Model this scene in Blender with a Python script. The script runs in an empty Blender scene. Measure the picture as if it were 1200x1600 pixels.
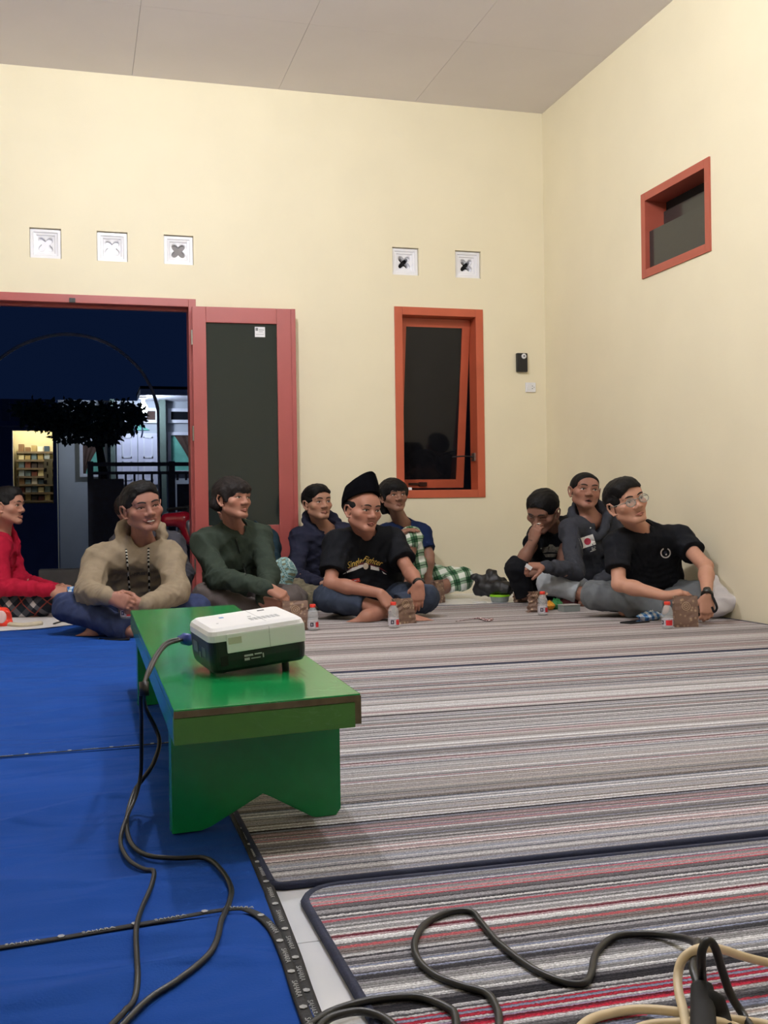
import bpy, bmesh, math, random
import numpy as np
from mathutils import Vector, Matrix
from mathutils.bvhtree import BVHTree
random.seed(7); RNG = np.random.default_rng(7)
SC = bpy.context.scene
COL = SC.collection
PI = math.pi

# ------------------------------------------------------------------ camera, world, lamps, exposure
CAM = np.array([-3.3887, -7.5044, 0.6201]); YAW, PIT, ROL, FPX = 0.2744, -0.0015, -0.0144, 1694.32
FW = np.array([math.sin(YAW)*math.cos(PIT), math.cos(YAW)*math.cos(PIT), math.sin(PIT)])
_r = np.cross(FW, [0, 0, 1]); _r /= np.linalg.norm(_r); _u = np.cross(_r, FW)
RT = math.cos(ROL)*_r + math.sin(ROL)*_u
UP = -math.sin(ROL)*_r + math.cos(ROL)*_u
cd = bpy.data.cameras.new('camera'); cam = bpy.data.objects.new('camera', cd); COL.objects.link(cam)
cd.sensor_fit = 'HORIZONTAL'; cd.sensor_width = 36; cd.lens = FPX*36/1200; cd.clip_start = .05; cd.clip_end = 200
cam.matrix_world = Matrix(((RT[0], UP[0], -FW[0], CAM[0]), (RT[1], UP[1], -FW[1], CAM[1]), (RT[2], UP[2], -FW[2], CAM[2]), (0, 0, 0, 1)))
SC.camera = cam
SC.view_settings.view_transform = 'Standard'; SC.view_settings.look = 'None'
SC.view_settings.gamma = 1; SC.view_settings.use_curve_mapping = False
SC.view_settings.exposure = 0.02
w = bpy.data.worlds.new('night'); SC.world = w; w.use_nodes = True
w.node_tree.nodes['Background'].inputs[0].default_value = (.10, .26, .95, 1)
w.node_tree.nodes['Background'].inputs[1].default_value = .026
LAMPS = [(-3.0, -3.1, 3.40, 165.0), (-1.9, -5.15, 3.40, 100.0)]     # ceiling bulbs: place and strength
LAMP_RGB = (.98, .985, 1.0)

def ray(u, v): return FW + RT*(u-600)/FPX - UP*(v-800)/FPX
def J(u, v, Z): return CAM + ray(u, v)*Z                      # photo point at a camera distance -> world point
def fl(u, v, z=0.0):
    d = ray(u, v); return CAM + d*((z-CAM[2])/d[2])
def bw(u, v, y=0.0):
    d = ray(u, v); return CAM + d*((y-CAM[1])/d[1])
def rw(u, v, x=0.0):
    d = ray(u, v); return CAM + d*((x-CAM[0])/d[0])

# ------------------------------------------------------------------ helpers
def tag(o, label=None, cat=None, group=None, kind=None):
    if label: o['label'] = label
    if cat: o['category'] = cat
    if group: o['group'] = group
    if kind: o['kind'] = kind
    return o
def s2l(c):
    return tuple(((x/255)/12.92 if x/255 <= .04045 else ((x/255+.055)/1.055)**2.4) for x in c)
MATS = {}
def mat(name, rgb, rough=.6, var=.08, scale=12, bump=0, bscale=80, metal=0, spec=.5, attr=None, emit=None, trans=0, alpha=1, coat=0, sheen=0):
    """procedural principled material: noise-varied base colour and noise bump; rgb in sRGB 0-255"""
    if name in MATS: return MATS[name]
    m = bpy.data.materials.new(name); m.use_nodes = True; MATS[name] = m
    nt = m.node_tree; N = nt.nodes; L = nt.links; b = N['Principled BSDF']
    c = s2l(rgb)
    tc = N.new('ShaderNodeTexCoord')
    nz = N.new('ShaderNodeTexNoise'); nz.inputs['Scale'].default_value = scale; nz.inputs['Detail'].default_value = 5
    L.new(tc.outputs['Object'], nz.inputs['Vector'])
    hi = tuple(min(1, x*(1+var)) for x in c)+(1,); lo = tuple(x*(1-var) for x in c)+(1,)
    if attr:
        at = N.new('ShaderNodeAttribute'); at.attribute_name = attr
        mx = N.new('ShaderNodeMix'); mx.data_type = 'RGBA'; mx.blend_type = 'MULTIPLY'; mx.inputs[0].default_value = 1
        rp = N.new('ShaderNodeValToRGB'); rp.color_ramp.elements[0].color = (1-var,)*3+(1,); rp.color_ramp.elements[1].color = (1+var,)*3+(1,)
        L.new(nz.outputs['Fac'], rp.inputs[0]); L.new(at.outputs['Color'], mx.inputs[6]); L.new(rp.outputs[0], mx.inputs[7])
        L.new(mx.outputs[2], b.inputs['Base Color'])
    else:
        rp = N.new('ShaderNodeValToRGB'); rp.color_ramp.elements[0].color = lo; rp.color_ramp.elements[1].color = hi
        rp.color_ramp.elements[0].position = .3; rp.color_ramp.elements[1].position = .7
        L.new(nz.outputs['Fac'], rp.inputs[0]); L.new(rp.outputs[0], b.inputs['Base Color'])
    b.inputs['Roughness'].default_value = rough; b.inputs['Metallic'].default_value = metal
    b.inputs['Specular IOR Level'].default_value = spec
    if coat: b.inputs['Coat Weight'].default_value = coat; b.inputs['Coat Roughness'].default_value = .12
    if sheen: b.inputs['Sheen Weight'].default_value = sheen
    if trans: b.inputs['Transmission Weight'].default_value = trans
    if alpha < 1: b.inputs['Alpha'].default_value = alpha
    if bump:
        n2 = N.new('ShaderNodeTexNoise'); n2.inputs['Scale'].default_value = bscale; n2.inputs['Detail'].default_value = 4
        L.new(tc.outputs['Object'], n2.inputs['Vector'])
        bp = N.new('ShaderNodeBump'); bp.inputs['Strength'].default_value = bump; bp.inputs['Distance'].default_value = .004
        L.new(n2.outputs['Fac'], bp.inputs['Height']); L.new(bp.outputs[0], b.inputs['Normal'])
    if emit:
        b.inputs['Emission Color'].default_value = s2l(emit[0])+(1,); b.inputs['Emission Strength'].default_value = emit[1]
    return m
def obj(name, me, m, parent=None, loc=None, smooth=False):
    o = bpy.data.objects.new(name, me); COL.objects.link(o)
    if m is not None and not me.materials: me.materials.append(m)
    if parent is not None: o.parent = parent
    if loc is not None: o.location = loc
    if smooth: me.shade_smooth()
    return o
def empty(name, loc, label=None, cat=None, group=None, kind=None, rz=0):
    o = bpy.data.objects.new(name, None); COL.objects.link(o); o.location = loc; o.rotation_euler = (0, 0, rz)
    o.empty_display_size = .05
    return tag(o, label, cat, group, kind)
def pyd(V, F, name='m'):
    me = bpy.data.meshes.new(name); me.from_pydata([tuple(map(float, v)) for v in V], [], F); me.update(); return me
def bm_mesh(bm, name='m'):
    bmesh.ops.recalc_face_normals(bm, faces=bm.faces)
    me = bpy.data.meshes.new(name); bm.to_mesh(me); bm.free(); return me
def box_bm(bm, x0, x1, y0, y1, z0, z1, bev=0):
    r = bmesh.ops.create_cube(bm, size=1)
    bmesh.ops.scale(bm, vec=(x1-x0, y1-y0, z1-z0), verts=r['verts'])
    bmesh.ops.translate(bm, vec=((x0+x1)/2, (y0+y1)/2, (z0+z1)/2), verts=r['verts'])
    if bev:
        es = list({e for v in r['verts'] for e in v.link_edges})
        bmesh.ops.bevel(bm, geom=es, offset=bev, segments=2, profile=.7, affect='EDGES')
def box(x0, x1, y0, y1, z0, z1, bev=0):
    bm = bmesh.new(); box_bm(bm, x0, x1, y0, y1, z0, z1, bev); return bm_mesh(bm)
def boxes(lst, bev=0):
    bm = bmesh.new()
    for b in lst: box_bm(bm, *b, bev)
    return bm_mesh(bm)
def prism(poly, h0, h1, axis='z', bev=0):
    """polygon (2d) extruded between h0 and h1 along an axis: z -> (x,y), y -> (x,z), x -> (y,z)"""
    bm = bmesh.new()
    def mk(a, b, h): return {'z': (a, b, h), 'y': (a, h, b), 'x': (h, a, b)}[axis]
    v0 = [bm.verts.new(mk(a, b, h0)) for a, b in poly]; v1 = [bm.verts.new(mk(a, b, h1)) for a, b in poly]
    n = len(poly); bm.faces.new(v0); bm.faces.new(v1[::-1])
    for i in range(n): bm.faces.new((v0[i], v0[(i+1) % n], v1[(i+1) % n], v1[i]))
    if bev: bmesh.ops.bevel(bm, geom=list(bm.edges), offset=bev, segments=2, profile=.7, affect='EDGES')
    bmesh.ops.triangulate(bm, faces=[f for f in bm.faces if len(f.verts) > 4])
    return bm_mesh(bm)
def lathe(prof, n=20):
    V = []; F = []
    for r, z in prof:
        for k in range(n):
            a = 2*PI*k/n; V.append((r*math.cos(a), r*math.sin(a), z))
    m = len(prof)
    for i in range(m-1):
        for k in range(n):
            F.append((i*n+k, i*n+(k+1) % n, (i+1)*n+(k+1) % n, (i+1)*n+k))
    F.append(tuple(range(n))[::-1]); F.append(tuple((m-1)*n+k for k in range(n)))
    return pyd(V, F)
def smoothpath(P, sub=6):
    P = [np.asarray(p, float) for p in P]; out = []
    for i in range(len(P)-1):
        a = P[max(i-1, 0)]; b = P[i]; c = P[i+1]; d = P[min(i+2, len(P)-1)]
        for t in np.linspace(0, 1, sub, endpoint=False):
            out.append(.5*((2*b)+(c-a)*t+(2*a-5*b+4*c-d)*t*t+(-a+3*b-3*c+d)*t**3))
    out.append(P[-1]); return np.array(out)
def tube(P, r, n=8, sub=6, flat=1.0):
    P = smoothpath(P, sub) if sub > 1 else np.array([np.asarray(p, float) for p in P]); m = len(P)
    rr = np.full(m, r) if np.isscalar(r) else np.interp(np.linspace(0, 1, m), np.linspace(0, 1, len(r)), r)
    T = np.gradient(P, axis=0); T /= np.linalg.norm(T, axis=1)[:, None]+1e-9
    a = np.cross(T[0], [0, 0, 1.]);
    if np.linalg.norm(a) < .05: a = np.cross(T[0], [1., 0, 0])
    a /= np.linalg.norm(a); V = []
    for i in range(m):
        a = a-T[i]*(a@T[i]); a /= np.linalg.norm(a)+1e-9; b = np.cross(T[i], a)
        for k in range(n):
            t = 2*PI*k/n; V.append(P[i]+rr[i]*(a*math.cos(t)+flat*b*math.sin(t)))
    F = [(i*n+k, i*n+(k+1) % n, (i+1)*n+(k+1) % n, (i+1)*n+k) for i in range(m-1) for k in range(n)]
    F.append(tuple(range(n))[::-1]); F.append(tuple((m-1)*n+k for k in range(n)))
    me = pyd(V, F); me.shade_smooth(); return me
def merge(meshes):
    bm = bmesh.new()
    for me in meshes: bm.from_mesh(me)
    me = bpy.data.meshes.new('m'); bm.to_mesh(me); bm.free(); return me
def moved(me, M):
    me.transform(M); return me
def text_mesh(s, size, extrude=.0003):
    c = bpy.data.curves.new('t', 'FONT'); c.body = s; c.size = size; c.extrude = extrude; c.align_x = 'CENTER'; c.align_y = 'CENTER'; c.resolution_u = 2
    o = bpy.data.objects.new('t', c); COL.objects.link(o)
    bpy.context.view_layer.update()
    me = bpy.data.meshes.new_from_object(o.evaluated_get(bpy.context.evaluated_depsgraph_get()))
    bpy.data.objects.remove(o); me.materials.clear(); return me
def copy_tree(o, parent=None):
    c = o.copy(); COL.objects.link(c)
    if parent is not None: c.parent = parent
    for ch in list(o.children): copy_tree(ch, c)
    return c
# ------------------------------------------------------------------ the room
def wall_mesh(axis, pos, thick, a0, a1, z0, z1, holes):
    """wall sheet with rectangular holes: axis 'y' -> runs along x at y=pos..pos+thick, axis 'x' -> runs along y"""
    A = sorted({a0, a1, *[h[0] for h in holes], *[h[1] for h in holes]}); Z = sorted({z0, z1, *[h[2] for h in holes], *[h[3] for h in holes]})
    bm = bmesh.new(); vd = {}
    def vt(a, d, z):
        k = (round(a, 5), d, round(z, 5))
        if k not in vd: vd[k] = bm.verts.new((a, pos+d*thick, z) if axis == 'y' else (pos+d*thick, a, z))
        return vd[k]
    def solid(i, j):
        if not (0 <= i < len(A)-1 and 0 <= j < len(Z)-1): return False
        ca, cz = (A[i]+A[i+1])/2, (Z[j]+Z[j+1])/2
        return not any(h[0] < ca < h[1] and h[2] < cz < h[3] for h in holes)
    for i in range(len(A)-1):
        for j in range(len(Z)-1):
            if not solid(i, j): continue
            p, q, r, s = A[i], A[i+1], Z[j], Z[j+1]
            for d in (0, 1): bm.faces.new([vt(p, d, r), vt(q, d, r), vt(q, d, s), vt(p, d, s)])
            for (di, dj, e) in ((-1, 0, (p, r, p, s)), (1, 0, (q, r, q, s)), (0, -1, (p, r, q, r)), (0, 1, (p, s, q, s))):
                if not solid(i+di, j+dj):
                    bm.faces.new([vt(e[0], 0, e[1]), vt(e[2], 0, e[3]), vt(e[2], 1, e[3]), vt(e[0], 1, e[1])])
    return bm_mesh(bm)
M_WALL = mat('cream wall paint', (239, 229, 200), .55, .025, 2.2, .12, 140)
M_CEIL = mat('grey white ceiling board', (232, 226, 228), .6, .03, 1.5, .05, 60)
M_TILE = mat('white glazed floor tile', (226, 228, 236), .12, .03, 6)
M_GROUT = mat('grey grout', (160, 160, 162), .9, .1, 30)
M_SLAB = mat('cement', (120, 118, 114), .9, .1, 8, .3, 40)
HC = 3.579; XL, YF = -6.0, -9.6; DOP = (-4.09, -2.597, 0.0, 2.085); WOP = (-1.179, -.499, .706, 2.09)
VENTX = [-3.675, -3.246, -2.806, -1.186, -.706]; VZ = 2.52; HWOP = (-2.228, -1.471, 2.029, 2.551)
tag(obj('wall_back', wall_mesh('y', 0, .14, XL, .14, 0, HC+.1, [DOP, WOP]+[(x, x+.2, VZ-.2, VZ) for x in VENTX]), M_WALL), kind='structure')
tag(obj('wall_right', wall_mesh('x', 0, .14, YF, 0, 0, HC+.1, [HWOP]), M_WALL), kind='structure')
tag(obj('wall_left', wall_mesh('x', XL-.14, .14, YF, .14, 0, HC+.1, []), M_WALL), kind='structure')
tag(obj('wall_front', wall_mesh('y', YF-.14, .14, XL-.14, .14, 0, HC+.1, []), M_WALL), kind='structure')
# ceiling: boards with fine joints
ce = tag(obj('ceiling', box(XL, 0, YF, 0, HC+.012, HC+.1), M_CEIL), kind='structure')
pb = {}
ys = [0, -1.05, -2.25, -3.45, -4.65, -5.85, -7.05, -8.25, YF]; xs = [XL, -5, -4, -3, -2, -1, 0]
for i in range(6):
    for j in range(8):
        obj('ceiling_panel', box(xs[i]+.001, xs[i+1]-.001, ys[j+1]+.001, ys[j]-.001, HC, HC+.0115), M_CEIL, ce)
# floor: slab and the tiles that show between the carpets
fo = tag(obj('floor', box(XL, .14, YF, .14, -.12, -.009), M_GROUT), kind='structure')
T = .4; tm = box(.0012, T-.0012, .0012, T-.0012, -.009, 0, .0008)
nt_ = 0
for i in range(-15, 0):
    for j in range(-24, 1):
        x0 = .0+i*T; y0 = .03+j*T
        cx_, cy_ = x0+T/2, y0+T/2
        if x0 < XL-.01: continue
        if cy_ > -1.6 or (-3.7 < cx_ < -2.6) or (-6.1 < cy_ < -5.4) or (-3.8 < cy_ < -3.2 and cx_ > -3.2):
            obj('floor_tile', tm, M_TILE, fo, (x0, y0, 0)); nt_ += 1
        else:
            pass
obj('floor_screed', boxes([(XL, -3.8, YF, -1.7, -.0088, -.0005), (-2.6, 0, YF, -6.2, -.0088, -.0005), (-2.6, 0, -5.4, -3.8, -.0088, -.0005), (-2.6, 0, -3.2, -1.65, -.0088, -.0005)]), M_SLAB, fo)

# ceiling bulbs (out of the picture, they light the room)
M_BULB = mat('lit bulb glass', (255, 250, 240), .3, .0)
M_WPL = mat('white plastic', (235, 235, 238), .35, .02)
for k, (x, y, z, pw) in enumerate(LAMPS):
    e = empty('ceiling_bulb', (x, y, HC), ['white ceiling bulb over the middle of the room', 'white ceiling bulb over the front carpet'][k], 'lamp', 'ceiling bulbs')
    obj('lamp_holder', lathe([(.045, 0), (.045, -.012), (.024, -.018), (.022, -.06)], 20), M_WPL, e)
    mb = bpy.data.materials.new('bulb_glow'); mb.use_nodes = True
    b = mb.node_tree.nodes['Principled BSDF']; b.inputs['Emission Color'].default_value = LAMP_RGB+(1,); b.inputs['Emission Strength'].default_value = pw/(4*PI*PI*.05**2)/1.0
    gl = obj('bulb', lathe([(.016, -.06), (.03, -.09), (.047, -.12), (.05, -.145), (.044, -.17), (.026, -.188), (.004, -.195)], 20), mb, e, smooth=True)

# ---- ventilation blocks: recessed white block with an X shaped hole
M_VENT = mat('white glossy cement block', (240, 240, 246), .25, .02)
M_DARKV = mat('unlit dark backing', (24, 20, 22), .9)  # near-black sheet; the darkness of the unlit hollow is in its colour
M_GREYV = mat('shade grey backing', (150, 146, 146), .9)  # grey puts the shadow inside the third block into the backing colour
def vent_mesh():
    n = 48; S = .0985
    def sq(s, k):
        a = 2*PI*k/n+PI/4; c, d = math.cos(a), math.sin(a); q = s/max(abs(c), abs(d)); return (c*q, d*q)
    def xs_(s, k):
        a = 2*PI*k/n; r = s*(.62+.38*abs(math.sin(2*a))**1.3) if False else s*(.50+.50*abs(math.sin(2*a))**1.6)
        a2 = a+PI/4; return (r*math.cos(a), r*math.sin(a))
    def xr(s, k):
        a = 2*PI*k/n+PI/4; r = s*(.46+.54*abs(math.sin(2*a))**1.5); return (r*math.cos(a), r*math.sin(a))
    rings = [(sq, S, .10), (sq, S, .012), (sq, .094, .008), (sq, .078, .008), (sq, .074, .016), (sq, .060, .018), (sq, .057, .026), (xr, .062, .028), (xr, .056, .034), (xr, .054, .052), (xr, .046, .056), (xr, .045, .10)]
    V = []; F = []
    for fn, s, y in rings:
        for k in range(n):
            a, b = fn(s, k); V.append((a, y, b))
    for i in range(len(rings)-1):
        for k in range(n): F.append((i*n+k, (i+1)*n+k, (i+1)*n+(k+1) % n, i*n+(k+1) % n))
    return pyd(V, F)
vm = vent_mesh()
vl = ['white ventilation block furthest left above the doorway', 'white ventilation block in the middle above the doorway', 'white ventilation block above the corner of the door frame', 'white ventilation block with black X hole above the window, left one', 'white ventilation block with black X hole nearest the wall corner']
for k, x in enumerate(VENTX):
    e = empty('ventilation_block', (x+.1, 0, VZ-.1), vl[k], 'vent', 'ventilation blocks in the back wall')
    o = obj('block', vm, M_VENT, e); o.location = (0, .012, -.001)
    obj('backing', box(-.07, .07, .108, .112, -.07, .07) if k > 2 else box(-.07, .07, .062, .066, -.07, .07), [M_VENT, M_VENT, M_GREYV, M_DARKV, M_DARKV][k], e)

# ---- door frame, open leaf
M_RED = mat('red painted wood', (172, 84, 80), .38, .05, 5, .12, 30, coat=.15)
M_ORG = mat('orange red painted wood', (192, 92, 62), .42, .06, 5, .12, 30)
M_GLASSD = mat('dark tinted glass', (38, 46, 44), .04, .0, spec=.5)
M_GLASSW = mat('black window glass', (20, 21, 25), .05, .0, spec=.35)
M_STEEL = mat('dull steel', (150, 148, 142), .35, .1, 40, metal=.9)
M_BLACKP = mat('black plastic', (18, 18, 20), .4, .1, 30)
fd = empty('door_1', (DOP[0], 0, 0), kind='structure')
fw_ = .05
obj('door_jamb', box(DOP[1]-fw_-DOP[0], DOP[1]-DOP[0], -.012, .14, 0, DOP[3], .003), M_RED, fd)
obj('door_jamb', box(0, fw_, -.012, .14, 0, DOP[3], .003), M_RED, fd)
obj('door_head', box(fw_+.0005, DOP[1]-fw_-.0005-DOP[0], -.012, .14, DOP[3]-.055, DOP[3], .003), M_RED, fd)
obj('door_stop', box(fw_+.001, DOP[1]-fw_-DOP[0]-.001, .06, .10, DOP[3]-.075, DOP[3]-.056, .002), M_RED, fd)
obj('bolt_keeper', box(.66, .70, -.02, -.012, DOP[3]-.055, DOP[3]-.025, .002), M_BLACKP, fd)
def leaf(label, mirror=False):
    # local: hinge line at x=0, leaf runs to +x, face towards -y
    W, Hh = .705, 2.012; e = empty('door_leaf', (0, 0, 0), label, 'door', 'glazed leaves of the entrance door')
    t0, t1 = -.038, 0; s = -1 if mirror else 1
    def bx(a, b, y0, y1, z0, z1, bev=.003): return box(min(a*s, b*s), max(a*s, b*s), y0, y1, z0, z1, bev)
    obj('stile', bx(0, .092, t0, t1, 0, Hh), M_RED, e)
    obj('stile', bx(.575, W-.03, t0, t1, 0, Hh), M_RED, e)
    obj('astragal', bx(W-.031, W, t0-.006, t1-.012, 0, Hh, .004), M_RED, e)
    obj('rail', bx(.0925, .5745, t0, t1, 1.905, Hh), M_RED, e)
    obj('rail', bx(.0925, .5745, t0, t1, .43, .522), M_RED, e)
    obj('rail', bx(.0925, .5745, t0, t1, 0, .13), M_RED, e)
    obj('panel', bx(.0925, .5745, t0+.012, t1-.012, .131, .429, .004), M_RED, e)
    obj('pane', bx(.0925, .5745, -.022, -.016, .523, 1.904, 0), M_GLASSD, e)
    for z in (.25, 1.15, 1.80):
        h = obj('hinge', moved(lathe([(.006, -.05), (.006, .05)], 10), Matrix.Translation((-.004*s, t0-.003, z))), M_STEEL, e)
    if not mirror:
        st = obj('sticker', box(.425, .495, -.0235, -.0222, 1.815, 1.885), mat('white paper', (232, 232, 236), .6), e)
        st['label'] = 'small white square sticker on the glass'
        obj('print', boxes([(.430, .447, -.0240, -.0236, 1.858, 1.878), (.452, .488, -.0240, -.0236, 1.862, 1.866), (.452, .480, -.0240, -.0236, 1.85, 1.853), (.432, .486, -.0240, -.0236, 1.832, 1.834)]), mat('grey ink', (120, 122, 128), .6), st)
    return e
lf = leaf('dark glazed red door leaf folded back against the wall'); lf.location = (DOP[1]-.032, -.048, .01); lf.rotation_euler.z = math.radians(-2.5)
lg = leaf('red door leaf folded back left of the doorway', True); lg.location = (DOP[0]+.032, -.048, .01); lg.rotation_euler.z = math.radians(2.5)

# ---- awning window in the back wall
wn = empty('window_1', (WOP[0], 0, WOP[2]), kind='structure')
Ww, Wh = WOP[1]-WOP[0], WOP[3]-WOP[2]; q = .058
obj('window_jamb', box(0, q, -.01, .14, 0, Wh, .003), M_ORG, wn); obj('window_jamb', box(Ww-q, Ww, -.01, .14, 0, Wh, .003), M_ORG, wn)
obj('window_head', box(q+.0005, Ww-q-.0005, -.01, .14, Wh-q, Wh, .003), M_ORG, wn); obj('window_sill', box(q+.0005, Ww-q-.0005, -.01, .14, 0, q, .003), M_ORG, wn)
sh = obj('sash', boxes([(0.004, .064, 0, .03, -Wh+2*q+.005, -.004), (Ww-2*q-.064, Ww-2*q-.004, 0, .03, -Wh+2*q+.005, -.004), (.064, Ww-2*q-.064, 0, .03, -.066, -.004), (.064, Ww-2*q-.064, 0, .03, -Wh+2*q+.005, -Wh+2*q+.068)]), M_ORG, wn)
sh.location = (q, .095, Wh-q); sh.rotation_euler.x = math.radians(9)
obj('pane', box(.064, Ww-2*q-.064, .012, .018, -Wh+2*q+.068, -.066), M_GLASSW, sh)
obj('handle', boxes([(.12, .24, -.012, 0, -Wh+2*q+.03, -Wh+2*q+.045), (.2, .26, -.018, 0, -Wh+2*q+.022, -Wh+2*q+.05)]), mat('brown metal', (70, 42, 34), .4, metal=.5), sh)
obj('stay', tube([(Ww-q-.01, .06, .30), (Ww-q-.06, .11, .31), (Ww-q-.14, .16, .305)], .006, 6), M_BLACKP, wn)
obj('stay_plate', box(Ww-q-.012, Ww-q, .03, .09, .27, .33), M_STEEL, wn)
obj('tag', box(q+.03, q+.055, -.004, -.002, q, q+.02), M_WPL, wn)

# ---- high window in the right wall
hw = empty('window_2', (0, HWOP[0], HWOP[2]), kind='structure')
Hw, Hh_ = HWOP[1]-HWOP[0], HWOP[3]-HWOP[2]; q = .05
M_BRK = mat('brick red painted wood', (176, 88, 70), .45, .05, 6, .1, 30)
obj('window_jamb', box(-.01, .14, 0, q, 0, Hh_, .003), M_BRK, hw); obj('window_jamb', box(-.01, .14, Hw-q, Hw, 0, Hh_, .003), M_BRK, hw)
obj('window_head', box(-.01, .14, q+.0005, Hw-q-.0005, Hh_-q, Hh_, .003), M_BRK, hw); obj('window_sill', box(-.01, .14, q+.0005, Hw-q-.0005, 0, q, .003), M_BRK, hw)
M_GREYG = mat('dark grey glass', (44, 45, 44), .15, .02)
obj('pane', box(.02, .026, q+.001, Hw-q-.001, q+.001, q+.235), M_GREYG, hw)
obj('pane', box(.12, .126, q+.001, Hw-q-.001, q+.12, Hh_-q-.06), M_GREYG, hw)
tag(obj('dark_void_sheet', boxes([(.141, .145, HWOP[0]-.2, HWOP[1]+.3, HWOP[2]-.2, HWOP[3]+.3)]), M_DARKV), 'dark sheet standing in for the unlit space behind the small high window', 'backdrop')  # dark sheet: the unlit space behind is painted, not modelled

# ---- wall devices
e = empty('door_chime', (-.2, 0, 1.705), 'black chime box with white round button on the wall', 'chime')
obj('body', box(-.041, .043, -.03, 0, -.07, .07, .008), M_BLACKP, e)
o = obj('button', moved(lathe([(.019, 0), (.019, .004), (.015, .006)], 20), Matrix.Translation((.012, -.0305, .046)) @ Matrix.Rotation(PI/2, 4, 'X')), M_WPL, e); o['label'] = 'round white button'
obj('button_centre', moved(lathe([(.007, 0), (.007, .003)], 12), Matrix.Translation((.012, -.0368, .046)) @ Matrix.Rotation(PI/2, 4, 'X')), mat('grey dial', (110, 112, 118), .4), o)
e = empty('wall_switch', (-.127, 0, 1.523), 'white square switch and socket plate on the wall', 'switch')
obj('plate', box(-.04, .04, -.012, 0, -.036, .036, .004), M_WPL, e)
obj('rocker', box(-.028, -.004, -.0165, -.0125, -.02, .02, .002), M_WPL, e)
obj('socket_hole', boxes([(.010, .015, -.0135, -.0121, .006, .012), (.010, .015, -.0135, -.0121, -.012, -.006), (.024, .028, -.0135, -.0121, -.003, .003)]), M_BLACKP, e)
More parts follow.
